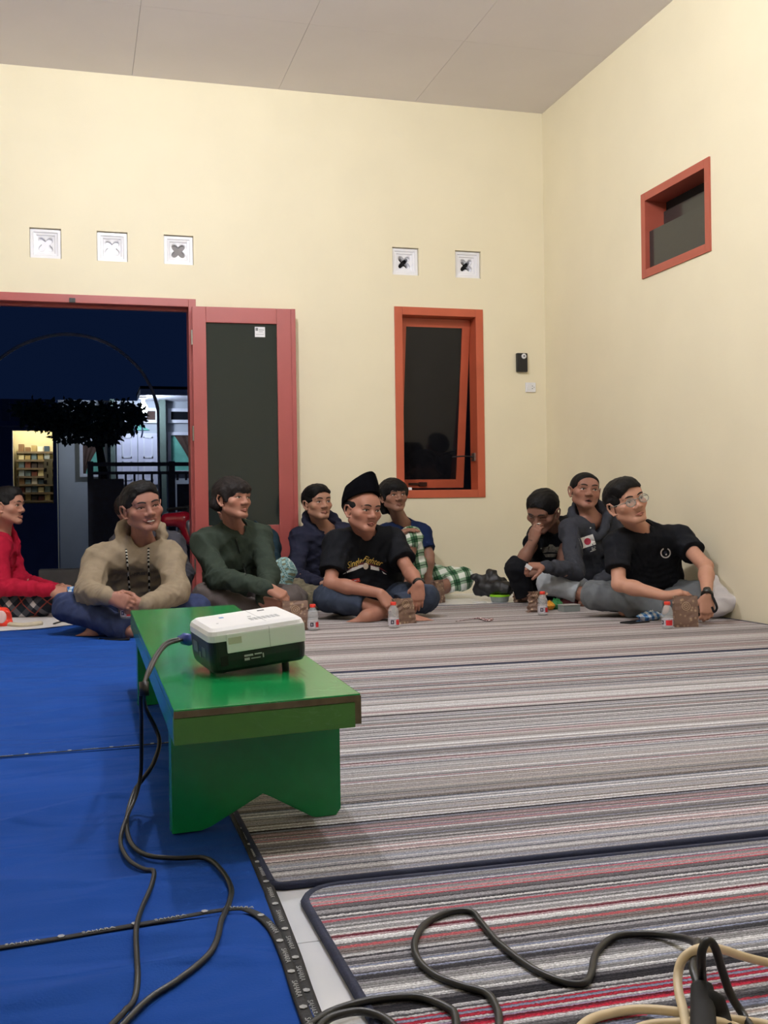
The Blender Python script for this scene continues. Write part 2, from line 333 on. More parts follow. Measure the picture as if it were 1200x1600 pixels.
# ------------------------------------------------------------------ carpets
def stripe_mat(name, palette, seed, scale=60, wide=.26):
    m = bpy.data.materials.new(name); m.use_nodes = True; nt = m.node_tree; N = nt.nodes; L = nt.links; b = N['Principled BSDF']
    tc = N.new('ShaderNodeTexCoord'); sp = N.new('ShaderNodeSeparateXYZ'); L.new(tc.outputs['Object'], sp.inputs[0])
    # slightly wavering rows
    nz = N.new('ShaderNodeTexNoise'); nz.inputs['Scale'].default_value = 9; L.new(tc.outputs['Object'], nz.inputs['Vector'])
    n3 = N.new('ShaderNodeTexNoise'); n3.inputs['Scale'].default_value = 260; n3.inputs['Detail'].default_value = 2; L.new(tc.outputs['Object'], n3.inputs['Vector'])
    a1 = N.new('ShaderNodeMath'); a1.operation = 'MULTIPLY_ADD'; a1.inputs[1].default_value = .004; L.new(nz.outputs['Fac'], a1.inputs[0]); L.new(sp.outputs[1], a1.inputs[2])
    a2 = N.new('ShaderNodeMath'); a2.operation = 'MULTIPLY_ADD'; a2.inputs[1].default_value = .006; L.new(n3.outputs['Fac'], a2.inputs[0]); L.new(a1.outputs[0], a2.inputs[2])
    a3 = N.new('ShaderNodeMath'); a3.operation = 'ADD'; a3.inputs[1].default_value = seed; L.new(a2.outputs[0], a3.inputs[0])
    def vor(sc):
        v = N.new('ShaderNodeTexVoronoi'); v.voronoi_dimensions = '1D'; v.inputs['Scale'].default_value = sc; L.new(a3.outputs[0], v.inputs['W'])
        s = N.new('ShaderNodeSeparateColor'); L.new(v.outputs['Color'], s.inputs[0]); return s
    s1 = vor(scale); s2 = vor(scale*.28)
    def ramp(src, pal):
        r = N.new('ShaderNodeValToRGB'); cr = r.color_ramp; cr.interpolation = 'CONSTANT'
        tot = sum(p[1] for p in pal); x = 0
        for i, (c, wgt) in enumerate(pal):
            el = cr.elements[i] if i < 2 else cr.elements.new(x)
            el.position = x; el.color = s2l(c)+(1,); x += wgt/tot
        L.new(src, r.inputs[0]); return r
    r1 = ramp(s1.outputs[0], palette); r2 = ramp(s2.outputs[1], palette)
    mx = N.new('ShaderNodeMix'); mx.data_type = 'RGBA'; mx.inputs[0].default_value = wide; L.new(r1.outputs[0], mx.inputs[6]); L.new(r2.outputs[0], mx.inputs[7])
    # pile: fine speckle of colour
    n4 = N.new('ShaderNodeTexNoise'); n4.inputs['Scale'].default_value = 300; n4.inputs['Detail'].default_value = 2; L.new(tc.outputs['Object'], n4.inputs['Vector'])
    rr = N.new('ShaderNodeMapRange'); rr.inputs['From Min'].default_value = .3; rr.inputs['From Max'].default_value = .7; rr.inputs['To Min'].default_value = .62; rr.inputs['To Max'].default_value = 1.30; L.new(n4.outputs['Fac'], rr.inputs[0])
    # tufted rows: groove shade between neighbouring rows painted into the colour
    rw1 = N.new('ShaderNodeMath'); rw1.operation = 'MULTIPLY'; rw1.inputs[1].default_value = 1000; L.new(a3.outputs[0], rw1.inputs[0]); rw2 = N.new('ShaderNodeMath'); rw2.operation = 'SINE'; L.new(rw1.outputs[0], rw2.inputs[0])
    rw3 = N.new('ShaderNodeMapRange'); rw3.inputs['From Min'].default_value = -1; rw3.inputs['From Max'].default_value = .2; rw3.inputs['To Min'].default_value = .62; rw3.inputs['To Max'].default_value = 1.06; L.new(rw2.outputs[0], rw3.inputs[0])
    rw4 = N.new('ShaderNodeMath'); rw4.operation = 'MULTIPLY'; L.new(rr.outputs[0], rw4.inputs[0]); L.new(rw3.outputs[0], rw4.inputs[1])
    mm = N.new('ShaderNodeMix'); mm.data_type = 'RGBA'; mm.blend_type = 'MULTIPLY'; mm.inputs[0].default_value = 1; L.new(mx.outputs[2], mm.inputs[6]); L.new(rw4.outputs[0], mm.inputs[7])
    L.new(mm.outputs[2], b.inputs['Base Color']); b.inputs['Roughness'].default_value = .95; b.inputs['Specular IOR Level'].default_value = .1
    ad = N.new('ShaderNodeMath'); ad.operation = 'ADD'; L.new(s1.outputs[1], ad.inputs[0]); L.new(n4.outputs['Fac'], ad.inputs[1])
    bp = N.new('ShaderNodeBump'); bp.inputs['Strength'].default_value = .5; bp.inputs['Distance'].default_value = .003; L.new(ad.outputs[0], bp.inputs['Height']); L.new(bp.outputs[0], b.inputs['Normal'])
    return m
PAL_F = [((104, 103, 108), 4), ((212, 212, 216), 4), ((52, 51, 56), 3.4), ((172, 170, 176), 3), ((188, 44, 68), 1.2), ((146, 154, 182), 1.5), ((242, 242, 244), 1.8), ((192, 176, 170), 1.2), ((34, 34, 42), 1.8)]
PAL_M = [((122, 118, 120), 4), ((210, 208, 210), 3.2), ((64, 60, 62), 3.4), ((164, 160, 164), 4), ((178, 116, 122), .6), ((152, 156, 172), 1.5), ((238, 238, 240), 1.6), ((176, 166, 160), 1.6), ((42, 40, 44), 1.4)]
PAL_R = [((144, 136, 136), 4), ((202, 196, 196), 3), ((104, 98, 98), 2.4), ((172, 164, 164), 4), ((166, 140, 140), .7), ((176, 166, 162), 2), ((212, 208, 208), 1.2), ((70, 66, 68), 1)]
M_BIND = mat('navy carpet binding', (22, 30, 58), .8, .15, 60, .3, 200)
M_BIND2 = mat('black carpet binding', (24, 24, 28), .8, .15, 60, .3, 200)
def round_rect(x0, x1, y0, y1, r=(0, 0, 0, 0), n=6):
    P = []
    for (cx_, cy_, a0, rr) in ((x0, y0, PI, r[0]), (x1, y0, 1.5*PI, r[1]), (x1, y1, 0, r[2]), (x0, y1, .5*PI, r[3])):
        ox = cx_+(rr if cx_ == x0 else -rr); oy = cy_+(rr if cy_ == y0 else -rr)
        if rr == 0: P.append((cx_, cy_)); continue
        for k in range(n+1):
            a = a0+.5*PI*k/n; P.append((ox+rr*math.cos(a), oy+rr*math.sin(a)))
    return P
def carpet(name, label, x0, x1, y0, y1, m, r, th=.009, z=.0005, skew=0):
    e = empty(name, (0, 0, 0), label, 'carpet', 'striped carpets')
    P = [(a_, b_-skew*(a_-x0)/(x1-x0)*max(0, (b_-y0)/(y1-y0))) for a_, b_ in round_rect(x0, x1, y0, y1, r)]
    obj('pile', prism(P, z, z+th), m, e)
    B = [(a, b, z+.005) for a, b in P]; B.append(B[0]); B.append(B[1])
    obj('binding', tube(B, .0085, 6, 1, flat=.85), M_BIND, e)
    return e
carpet('striped_carpet', 'striped carpet with red lines nearest the camera', -3.055, -.02, -9.2, -5.770, stripe_mat('striped pile red', PAL_F, 3.1, 160, .24), (0, 0, .02, .07), skew=.045)
carpet('striped_carpet', 'grey and white striped carpet beside the green bench', -3.09, -.02, -5.745, -3.525, stripe_mat('striped pile grey', PAL_M, 11.3, 165, .30), (.02, .02, .02, .02))
carpet('striped_carpet', 'brownish grey striped carpet the men sit along', -3.06, -.02, -3.50, -.98, stripe_mat('striped pile taupe', PAL_R, 23.7, 105, .50), (.02, .02, .02, .02))
# blue felt carpets with black printed binding
def blue_mat():
    m = mat('royal blue felt', (30, 70, 146), .92, .10, 3.5, .25, 260, spec=.08); N = m.node_tree.nodes; L = m.node_tree.links
    tc = N.new('ShaderNodeTexCoord'); mp = N.new('ShaderNodeMapping'); mp.inputs['Scale'].default_value = (1.0, 2.6, 1); L.new(tc.outputs['Object'], mp.inputs[0])
    nz = N.new('ShaderNodeTexNoise'); nz.inputs['Scale'].default_value = 2.4; nz.inputs['Detail'].default_value = 1.5; nz.inputs['Distortion'].default_value = 1.2; L.new(mp.outputs[0], nz.inputs['Vector'])
    b1 = [n for n in N if n.type == 'BUMP'][0]; b2 = N.new('ShaderNodeBump'); b2.inputs['Strength'].default_value = .9; b2.inputs['Distance'].default_value = .03; L.new(nz.outputs['Fac'], b2.inputs['Height']); L.new(b2.outputs[0], b1.inputs['Normal'])
    return m
M_BLUE = blue_mat(); M_LET = mat('white woven lettering', (160, 161, 163), .8, .12, 90)
def wav(x, y, s):
    w1 = .0024*math.sin(3.1*x+7.3*y+s)+.0020*math.sin(13*y+2.2*x*math.sin(y*2+s)+s*2)+.0014*math.sin(21*y+5*x+1.5*math.sin(6*x)+s)
    r1 = .0065*(1-abs(math.sin(3.4*y+.9*math.sin(1.7*x+s)+.25*x+s)))**5+.0055*(1-abs(math.sin(5.3*y-1.1*math.sin(2.9*x+2*s)-.5*x+2*s)))**6+.004*(1-abs(math.sin(4.1*x+1.3*math.sin(3*y)+s)))**6*(.5+.5*math.sin(2*y+s))
    return w1+1.9*r1
FELTS = []
def felt_h(x, y):
    h_ = .0105
    for x0, x1, y0, y1, z, s, fy in FELTS:
        if x0 < x < x1 and y0 < y < y1: h_ = max(h_, z+.005+max(0, wav(x, y, s)*fade(x, y, x1, y0, y1, fy)+.0012))
    return h_
def fade(x, y, x1, y0, y1, fy): return max(0, min(1, min(x1-x, y1-y, y-y0, (y-fy) if fy is not None else 9)/.12))
def felt(x0, x1, y0, y1, z, s, name, label, nx=90, ny=240, rc=0, fy=None):
    FELTS.append((x0, x1, y0, y1, z, s, fy))
    e = empty(name, (0, 0, 0), label, 'carpet', 'blue felt carpets')
    V = []; F = []
    for j in range(ny+1):
        for i in range(nx+1):
            x = x0+(x1-x0)*i/nx; y = y0+(y1-y0)*j/ny
            if rc:      # rounded far right corner
                dx, dy = x-(x1-rc), y-(y1-rc)
                if dx > 0 and dy > 0:
                    d = max(dx, dy); h = math.hypot(dx, dy); k_ = d/h if h else 1; x = x1-rc+dx*k_; y = y1-rc+dy*k_
            V.append((x, y, z+.005+max(0, wav(x, y, s)*fade(x, y, x1, y0, y1, fy)+.0012)))
    n = nx+1
    for j in range(ny):
        for i in range(nx): F.append((j*n+i, j*n+i+1, (j+1)*n+i+1, (j+1)*n+i))
    o = obj('felt', pyd(V, F), M_BLUE, e, smooth=True)
    # thickness edge
    so = o.modifiers.new('thick', 'SOLIDIFY'); so.thickness = .0035
    return e
LETM = text_mesh('SAHARA', .030)
DOTM = lathe([(.009, 0), (.009, .0008)], 6)
DSHM = boxes([(-.012, -.008, -.006, .006, 0, .0008), (-.002, .002, -.006, .006, 0, .0008), (.008, .012, -.006, .006, 0, .0008)])
def binding(e, path, z, w=.021, step=.105):
    P = smoothpath([(a, b, z) for a, b in path], 8)
    bnd = obj('binding', tube(P, w/2, 6, 1, flat=.22), M_BIND2, e); bnd['label'] = 'black binding tape with pale woven lettering'
    seg = np.linalg.norm(np.diff(P, axis=0), axis=1); cum = np.r_[0, np.cumsum(seg)]; s = .03; k = 0
    while s < cum[-1]-.03:
        i = min(np.searchsorted(cum, s), len(P)-1); i = max(i, 1); t = P[i]-P[i-1]; t /= np.linalg.norm(t)
        p = P[i-1]+(P[i]-P[i-1])*((s-cum[i-1])/seg[i-1]); a = math.atan2(t[1], t[0])
        c = obj(['lettering', 'dashes'][k % 2] if True else '', [LETM, DOTM][k % 2], M_LET, bnd, (p[0], p[1], z+w/2*.22+.0006)); c.rotation_euler.z = a
        if k % 2 == 0:
            c.scale = (.42, .34, 1) if w > .015 else (.36, .20, 1)
        else: c.name = 'dot_mark'; c.scale = (.6, .6, 1)
        s += step/2; k += 1
fb = felt(XL+.05, -3.105, -4.59, -1.2, .0, 2.0, 'blue_carpet', 'royal blue felt carpet furthest back beside the doorway')
fm = felt(XL+.05, -3.105, -5.93, -4.60, .0012, 5.0, 'blue_carpet', 'royal blue felt carpet in the middle left of the green bench', ny=260, fy=-5.80)
ff = felt(XL+.05, -3.125, -9.2, -5.862, .0068, 9.0, 'blue_carpet', 'royal blue felt carpet nearest the camera with the rounded corner', ny=260, rc=.05)
binding(fm, [(-5.6, -4.70), (-4.6, -4.665), (-3.6, -4.605), (-3.118, -4.575)], .012, .010)
binding(fm, [(-3.088, -4.70), (-3.088, -5.0), (-3.092, -5.4), (-3.100, -5.74), (-3.11, -6.0), (-3.125, -6.3), (-3.15, -7.2)], .0075)
binding(ff, [(-5.6, -6.02), (-4.6, -5.965), (-3.6, -5.905), (-3.30, -5.868), (-3.18, -5.850), (-3.145, -5.872), (-3.128, -5.94), (-3.127, -6.05), (-3.138, -6.3), (-3.16, -7.2)], .0165, .016)

# ------------------------------------------------------------------ green bench
def green_mat(name, rgb, rough=.22, scuff=.55):
    m = bpy.data.materials.new(name); m.use_nodes = True; nt = m.node_tree; N = nt.nodes; L = nt.links; b = N['Principled BSDF']
    tc = N.new('ShaderNodeTexCoord'); mp = N.new('ShaderNodeMapping'); mp.inputs['Scale'].default_value = (14, 2.0, 14); L.new(tc.outputs['Object'], mp.inputs[0])
    nz = N.new('ShaderNodeTexNoise'); nz.inputs['Scale'].default_value = 2.5; nz.inputs['Detail'].default_value = 6; L.new(mp.outputs[0], nz.inputs['Vector'])
    rp = N.new('ShaderNodeValToRGB'); c = s2l(rgb); rp.color_ramp.elements[0].color = tuple(x*.82 for x in c)+(1,); rp.color_ramp.elements[1].color = tuple(x*1.12 for x in c)+(1,); L.new(nz.outputs['Fac'], rp.inputs[0])
    # scuffs: thin pale worn lines
    n2 = N.new('ShaderNodeTexNoise'); n2.inputs['Scale'].default_value = 7; n2.inputs['Detail'].default_value = 8; n2.inputs['Distortion'].default_value = 2.2; L.new(tc.outputs['Object'], n2.inputs['Vector'])
    r2 = N.new('ShaderNodeValToRGB'); e = r2.color_ramp.elements; e[0].position = .494; e[0].color = (0, 0, 0, 1); e[1].position = .506; e[1].color = (0, 0, 0, 1); k = e.new(.5); k.color = (1, 1, 1, 1); L.new(n2.outputs['Fac'], r2.inputs[0])
    n3 = N.new('ShaderNodeTexNoise'); n3.inputs['Scale'].default_value = 3; L.new(tc.outputs['Object'], n3.inputs['Vector'])
    r3 = N.new('ShaderNodeMapRange'); r3.inputs['From Min'].default_value = .52; r3.inputs['From Max'].default_value = .66; r3.inputs['To Max'].default_value = scuff; L.new(n3.outputs['Fac'], r3.inputs[0])
    mu = N.new('ShaderNodeMath'); mu.operation = 'MULTIPLY'; L.new(r2.outputs[0], mu.inputs[0]); L.new(r3.outputs[0], mu.inputs[1])
    mx = N.new('ShaderNodeMix'); mx.data_type = 'RGBA'; L.new(mu.outputs[0], mx.inputs[0]); L.new(rp.outputs[0], mx.inputs[6]); mx.inputs[7].default_value = s2l((150, 205, 160))+(1,)
    L.new(mx.outputs[2], b.inputs['Base Color']); b.inputs['Roughness'].default_value = rough
    bp = N.new('ShaderNodeBump'); bp.inputs['Strength'].default_value = .08; bp.inputs['Distance'].default_value = .004; L.new(nz.outputs['Fac'], bp.inputs['Height']); L.new(bp.outputs[0], b.inputs['Normal'])
    return m
M_GREEN = green_mat('green gloss paint', (14, 142, 74), .16); M_GREENL = green_mat('green gloss leg paint', (8, 126, 66), .24, .0)
M_GREEN2 = green_mat('worn green edge paint', (66, 126, 50), .45, .1)
M_WORN = mat('bare worn wood', (98, 88, 62), .7, .25, 40, .3, 60)
BZ = .28; bn = empty('green_bench', (-3.05, -4.58, 0), 'low green painted wooden bench with plank legs', 'bench')
ox, oy = -3.05, -4.58
tp = [(-3.236-ox, -5.603-oy), (-2.889-ox, -5.549-oy), (-2.842-ox, -3.506-oy), (-3.218-ox, -3.584-oy)]
obj('seat_board', prism(tp, BZ-.015, BZ, bev=.002), M_GREEN, bn)
def off(poly, d):
    c = np.mean(poly, axis=0); return [(a+(d if a < c[0] else -d), b+(d if b < c[1] else -d)) for a, b in poly]
a, b = tp[0], tp[1]
def lerp2(p, q, t): return (p[0]+(q[0]-p[0])*t, p[1]+(q[1]-p[1])*t)
obj('apron', prism([lerp2(a, b, .0), lerp2(a, b, .97), (b[0]-.010, b[1]+.022), (a[0], a[1]+.022)], BZ-.062, BZ-.0155, bev=.002), M_GREEN2, bn)['label'] = 'worn lighter green end apron'
obj('apron', prism([tp[0], (tp[0][0]+.022, tp[0][1]+.0225), (tp[3][0]+.022, tp[3][1]-.0), tp[3]], BZ-.062, BZ-.0155, bev=.002) if False else prism([(tp[0][0], tp[0][1]+.0225), (tp[0][0]+.022, tp[0][1]+.0225), (tp[3][0]+.022, tp[3][1]), tp[3]], BZ-.062, BZ-.0155, bev=.002), M_GREEN, bn)
obj('apron', prism([(tp[1][0]-.022, tp[1][1]+.03), (tp[1][0], tp[1][1]+.03), tp[2], (tp[2][0]-.022, tp[2][1])], BZ-.062, BZ-.0155, bev=.002), M_GREEN, bn)
obj('worn_edge', prism([(a[0]+.0, a[1]-.0012), (b[0], b[1]-.0012), (b[0], b[1]+.004), (a[0], a[1]+.004)], BZ-.0145, BZ-.003), M_WORN, bn)['label'] = 'bare worn strip where the paint has gone'
obj('worn_edge', prism([(b[0]-.012, b[1]-.0014), (b[0]+.001, b[1]-.0014), (b[0]+.001, b[1]+.02), (b[0]-.012, b[1]+.02)], BZ-.056, BZ-.004), M_WORN, bn)
def leg(p, q, th):
    p = np.array(p); q = np.array(q); W = np.linalg.norm(q-p); H_ = BZ-.0625
    poly = [(0, 0), (.055, 0), (.075, .006), (W*.50, .058), (W*.53, .059), (W-.085, .020), (W-.060, .002), (W-.05, 0), (W-.01, 0), (W, .012), (W, H_), (0, H_)]
    me = prism(poly, 0, th, 'y', .0)
    t = (q-p)/W; Mx = Matrix(((t[0], -t[1], 0, p[0]-ox), (t[1], t[0], 0, p[1]-oy), (0, 0, 1, .0105), (0, 0, 0, 1)))
    me.transform(Mx); return me
l1 = obj('leg', leg((-3.226, -5.409), (-2.890, -5.380), .028), M_GREENL, bn)
obj('leg', leg((-3.215, -3.975), (-2.86, -3.945), .028), M_GREENL, bn)
obj('stretcher', box(-.10, -.06, -.80, .60, BZ-.12, BZ-.063), M_GREEN, bn)

# ------------------------------------------------------------------ projector
M_PW = mat('white projector shell', (246, 247, 250), .35, .015, 8)
M_PB = mat('dark green black plastic', (16, 26, 25), .38, .15, 20)
M_INK = mat('pale grey print', (184, 186, 190), .6); M_INKD = mat('dark print', (40, 42, 46), .5)
pj = empty('projector', (-3.0, -5.02, BZ), 'white topped video projector with black base on the green bench', 'projector')
from mathutils import Euler
pj.rotation_euler = Euler((math.radians(3.0), math.radians(-5.4), math.radians(7))); pj.scale = (.79, .97, 1.15)
pj.location = Vector((-3.128, -5.262, BZ+.006))-(pj.rotation_euler.to_matrix() @ Vector((-.132*.79, -.098*.97, .0058)))
w2, d2 = .132, .098
def shell(x, y, r): return round_rect(-x, x, -y, y, (r,)*4, 5)
def loft(levels):
    V = []; F = []
    for P, z in levels: V += [(a, b, z) for a, b in P]
    n = len(levels[0][0])
    for i in range(len(levels)-1):
        for k in range(n): F.append((i*n+k, i*n+(k+1) % n, (i+1)*n+(k+1) % n, (i+1)*n+k))
    F.append(tuple(range(n))[::-1]); F.append(tuple((len(levels)-1)*n+k for k in range(n)))
    return pyd(V, F)
bs = obj('base', loft([(shell(w2-.007, d2-.007, .02), .005), (shell(w2-.002, d2-.002, .022), .011), (shell(w2, d2, .022), .026), (shell(w2, d2, .022), .062)]), M_PB, pj)
tpw = obj('top_cover', loft([(shell(w2+.001, d2+.001, .022), .0625), (shell(w2+.001, d2+.001, .022), .074), (shell(w2-.003, d2-.003, .02), .081), (shell(w2-.013, d2-.013, .015), .086)]), M_PW, pj)
# the white shell comes down over the near side
sk = obj('skirt', boxes([(-.088, w2-.004, -d2-.0035, -d2+.001, .040, .0750)], .003), M_PW, pj)
obj('seam', box(.028, .0292, -d2-.0039, -d2-.0034, .040, .078), M_INK, sk)
obj('rating_label', box(-.084, -.048, -d2-.0040, -d2-.0036, .056, .068), mat('beige label', (206, 204, 188), .5), sk)
obj('seam', box(.028, .0290, -.084, .085, .0858, .0863), M_INK, tpw)
obj('print', boxes([(.0+.012*i, .009+.012*i, -.05+.011*j, -.043+.011*j, .0859, .0864) for i in range(7) for j in range(3)]), M_INK, tpw)
obj('focus_slot', box(.055, .074, .052, .060, .0859, .0866), M_INKD, tpw)
obj('print_mark', box(-.062, -.05, .03, .042, .0859, .0865), mat('blue print', (120, 170, 226), .5), tpw)
obj('logo', boxes([(.006, .016, -.004, .002, .0859, .0864), (-.09, -.084, -.03, -.028, .0859, .0864)]), M_INK, tpw)
obj('foot', moved(lathe([(.011, .002), (.011, .014)], 14), Matrix.Translation((-.095, -.072, 0))), M_BLACKP, pj)
obj('foot', moved(lathe([(.010, -.0155), (.010, .02)], 14), Matrix.Translation((.080, -.06, .0))), M_BLACKP, pj)
obj('foot', moved(lathe([(.009, -.006), (.009, .014)], 14), Matrix.Translation((-.08, .075, 0))), M_BLACKP, pj)
obj('lamp_cover', boxes([(-.108, -.088, -d2-.001, -d2+.002, .018, .036)]), mat('black recess', (5, 6, 7), .7), pj)
obj('caution_label', boxes([(-.048, .012, -d2-.0008, -d2+.001, .020, .036)]), mat('black label', (14, 18, 18), .4), pj)
obj('caution_print', boxes([(-.044+.0, -.02, -d2-.0014, -d2-.0009, .029, .0325), (-.016, .004, -d2-.0014, -d2-.0009, .030, .0325), (-.044, -.03, -d2-.0014, -d2-.0009, .022, .0265), (-.026, .0, -d2-.0014, -d2-.0009, .0235, .025), (.006, .009, -d2-.0014, -d2-.0009, .023, .031)]), M_INK, pj)
obj('port_panel', boxes([(-w2-.001, -w2+.002, -.05, -.02, .03, .046), (-w2-.001, -w2+.002, .02, .06, .03, .05), (-w2-.001, -w2+.002, -.005, .012, .024, .034)]), mat('grey port', (88, 104, 102), .4), pj)
obj('vent_slot', boxes([(w2-.002, w2+.0012, -.07+.014*i, -.062+.014*i, .022, .052) for i in range(10)]), mat('black recess', (5, 6, 7), .7), pj)
obj('lens', moved(lathe([(.028, 0), (.028, .006), (.022, .007), (.02, .003)], 20), Matrix.Translation((.07, d2-.003, .045)) @ Matrix.Rotation(-PI/2, 4, 'X')), mat('lens glass', (20, 20, 40), .05), pj)
# video cable: blue plug and black leads
M_CORD = mat('black rubber cord', (13, 14, 16), .45, .1, 60)
M_BLUEP = mat('blue plug', (40, 64, 150), .4, .06, 30)
def wp(px, zs): return [fl(u, v, z) for (u, v), z in zip(px, zs)]
zc = .0125
cab1 = [(284, 998), (262, 1003), (246, 1020), (233, 1045), (225, 1075), (227, 1105), (243, 1138), (249, 1162), (238, 1196), (213, 1232), (201, 1264), (198, 1295), (208, 1322), (232, 1338), (275, 1342), (320, 1342), (345, 1360), (361, 1388), (358, 1412), (346, 1438), (340, 1470), (325, 1500), (280, 1535), (232, 1563), (190, 1604), (150, 1660)]
z1 = [.325, .322, .312, .296, .285, .22, .17, .14, .10, .055, .03, .018, .015, .014, .014, .014, .014, .014, .015, .022, .02, .018, .018, .018, .018, .018]
cab2 = [(284, 1000), (262, 1007), (247, 1024), (235, 1048), (221, 1080), (221, 1130), (221, 1180), (219, 1216), (208, 1262), (196, 1290), (189, 1308), (190, 1325), (203, 1346), (226, 1360), (240, 1368), (238, 1385), (222, 1420), (213, 1450), (214, 1500), (215, 1540), (207, 1570), (178, 1604), (140, 1660)]
z2 = [.325, .321, .310, .294, .280, .20, .13, .08, .03, .018, .014, .014, .014, .014, .014, .014, .014, .022, .02, .018, .018, .02, .02]
e = empty('video_cable', tuple(fl(240, 1338)[:2])+(.012,), 'black video cable with blue plug running off the green bench', 'cable')
def world_child(o, e):
    o.parent = e; o.matrix_parent_inverse = Matrix.Translation(e.location).inverted(); return o
def lift(P, r): return [np.array([p[0], p[1], max(p[2], felt_h(p[0], p[1])+r)]) if p[0] < -3.1 else p for p in P]
P1 = lift(smoothpath(wp(cab1, z1), 5), .0048); P2 = lift(smoothpath(wp(cab2, z2), 5), .0044)
for i_ in range(3, len(P2)):            # where the two leads cross, the second passes over the first
    for q_ in P1[18:]:
        if math.hypot(P2[i_][0]-q_[0], P2[i_][1]-q_[1]) < .010 and abs(P2[i_][2]-q_[2]) < .009 and P2[i_][2] < .06: P2[i_][2] = q_[2]+.0092
for PP in (P1, P2):                     # ease the heights so the leads bend softly
    zz_ = np.array([p[2] for p in PP]); k_ = np.convolve(np.pad(zz_, 4, mode='edge'), np.hanning(11)[1:-1]/np.hanning(11)[1:-1].sum(), 'valid')
    for p, z_ in zip(PP, k_): p[2] = max(z_, p[2]-.004) if p[2] < .06 else p[2]
world_child(obj('lead', tube(P1, .0045, 8, 1), M_CORD), e); world_child(obj('lead', tube(P2, .0040, 8, 1), M_CORD), e)
pa = np.array(P1[0]); dr_ = np.array([pj.location.x, pj.location.y, 0])-np.array([pa[0], pa[1], 0]); dr_ /= np.linalg.norm(dr_)
pg = obj('plug', tube([pa-dr_*.012, pa+dr_*.006, pa+dr_*.008, pa+dr_*.034], [.006, .007, .012, .012], 8, 1, flat=1.2), M_BLUEP); world_child(pg, e); pg['label'] = 'blue plug'
ck = np.array(P1[20]); world_child(obj('cable_clip', tube([ck+np.array([0, 0, .012]), ck-np.array([0, .006, .014])], .0095, 8, 1), M_CORD), e)

# ------------------------------------------------------------------ cords on the front carpet
zf = .0145
blk = [(440, 1640), (480, 1606), (520, 1580), (580, 1563), (650, 1558), (700, 1575), (712, 1592), (712, 1640)]
tag(obj('power_cord', tube([fl(u, v, zf) for u, v in blk], .0052, 8), M_CORD), 'black cord looping at the corner of the red striped carpet', 'cord')
blk = [(470, 1650), (505, 1598), (540, 1583), (575, 1582), (610, 1598), (640, 1640)]
tag(obj('power_cord', tube([fl(u, v, zf+.002) for u, v in blk], .0052, 8), M_CORD), 'short black cord end at the bottom edge beside the white tiles', 'cord')
blk = [(778, 1650), (780, 1600), (776, 1575), (760, 1552), (720, 1540), (680, 1524), (654, 1500), (648, 1472), (664, 1444), (700, 1426), (735, 1424), (752, 1442), (780, 1474), (830, 1512), (880, 1534), (912, 1536), (924, 1520), (932, 1488), (960, 1464), (1000, 1459), (1040, 1461), (1075, 1468), (1094, 1480)]
zz = [zf]*len(blk); zz[-1] = .05; zz[-2] = .03; zz[-3] = .018
tag(obj('power_cord', tube([fl(u, v, z) for (u, v), z in zip(blk, zz)], .0050, 8), M_CORD), 'long wavy black cord lying across the red striped carpet', 'cord')
M_CRM = mat('cream rubber cord', (222, 202, 164), .45, .06, 30)
def zpath(L): return [fl(u, v, z) for u, v, z in L]
c1 = [(1260, 1515, .03), (1200, 1504, .03), (1160, 1494, .045), (1130, 1484, .06), (1105, 1481, .07), (1085, 1485, .07), (1066, 1500, .06), (1059, 1525, .045), (1061, 1552, .035), (1068, 1580, .03), (1075, 1620, .025), (1090, 1680, .02)]
c2 = [(880, 1640, .015), (915, 1598, .016), (955, 1583, .016), (1000, 1577, .018), (1050, 1580, .022), (1100, 1588, .024), (1150, 1594, .02), (1200, 1602, .016), (1260, 1620, .015)]
c3 = [(930, 1650, .015), (1000, 1606, .016), (1060, 1598, .02), (1110, 1596, .036), (1150, 1606, .02), (1220, 1640, .015)]
for L_, lb in ((c1, 'cream cord arched upright over the tied black cable'), (c2, 'cream cord lying low along the bottom edge of the carpet'), (c3, 'cream cord at the very bottom edge under the others')):
    tag(obj('extension_cord', tube(zpath(L_), .0058, 8), M_CRM), lb, 'cord', 'cream cords')
e = empty('tied_cable', tuple(fl(1105, 1600)[:2])+(.012,), 'bundle of black cable tied with a black strap at the bottom right', 'cable')
k1 = [(1098, 1640, .02), (1098, 1545, .05), (1096, 1510, .08), (1097, 1485, .10), (1106, 1470, .11), (1117, 1480, .10), (1128, 1515, .07), (1142, 1555, .04), (1165, 1592, .02), (1200, 1650, .015)]
world_child(obj('lead', tube(zpath(k1), .0052, 8), M_CORD), e)
k2 = [(1090, 1470, .05), (1085, 1495, .06), (1083, 1515, .06), (1089, 1535, .055), (1096, 1560, .05), (1100, 1620, .03)]
world_child(obj('lead', tube(zpath(k2), .0050, 8), M_CORD), e)
world_child(obj('strap', tube(zpath([(1097, 1541, .055), (1098, 1570, .045), (1100, 1640, .03)]), [.013, .014, .015], 10, flat=.8), mat('black strap', (10, 10, 12), .8)), e)
world_child(obj('strap_tail', tube(zpath([(1106, 1548, .055), (1118, 1562, .05), (1128, 1590, .03), (1134, 1640, .02)]), [.004, .012, .012, .01], 10, flat=.5), mat('black strap', (10, 10, 12), .8)), e)
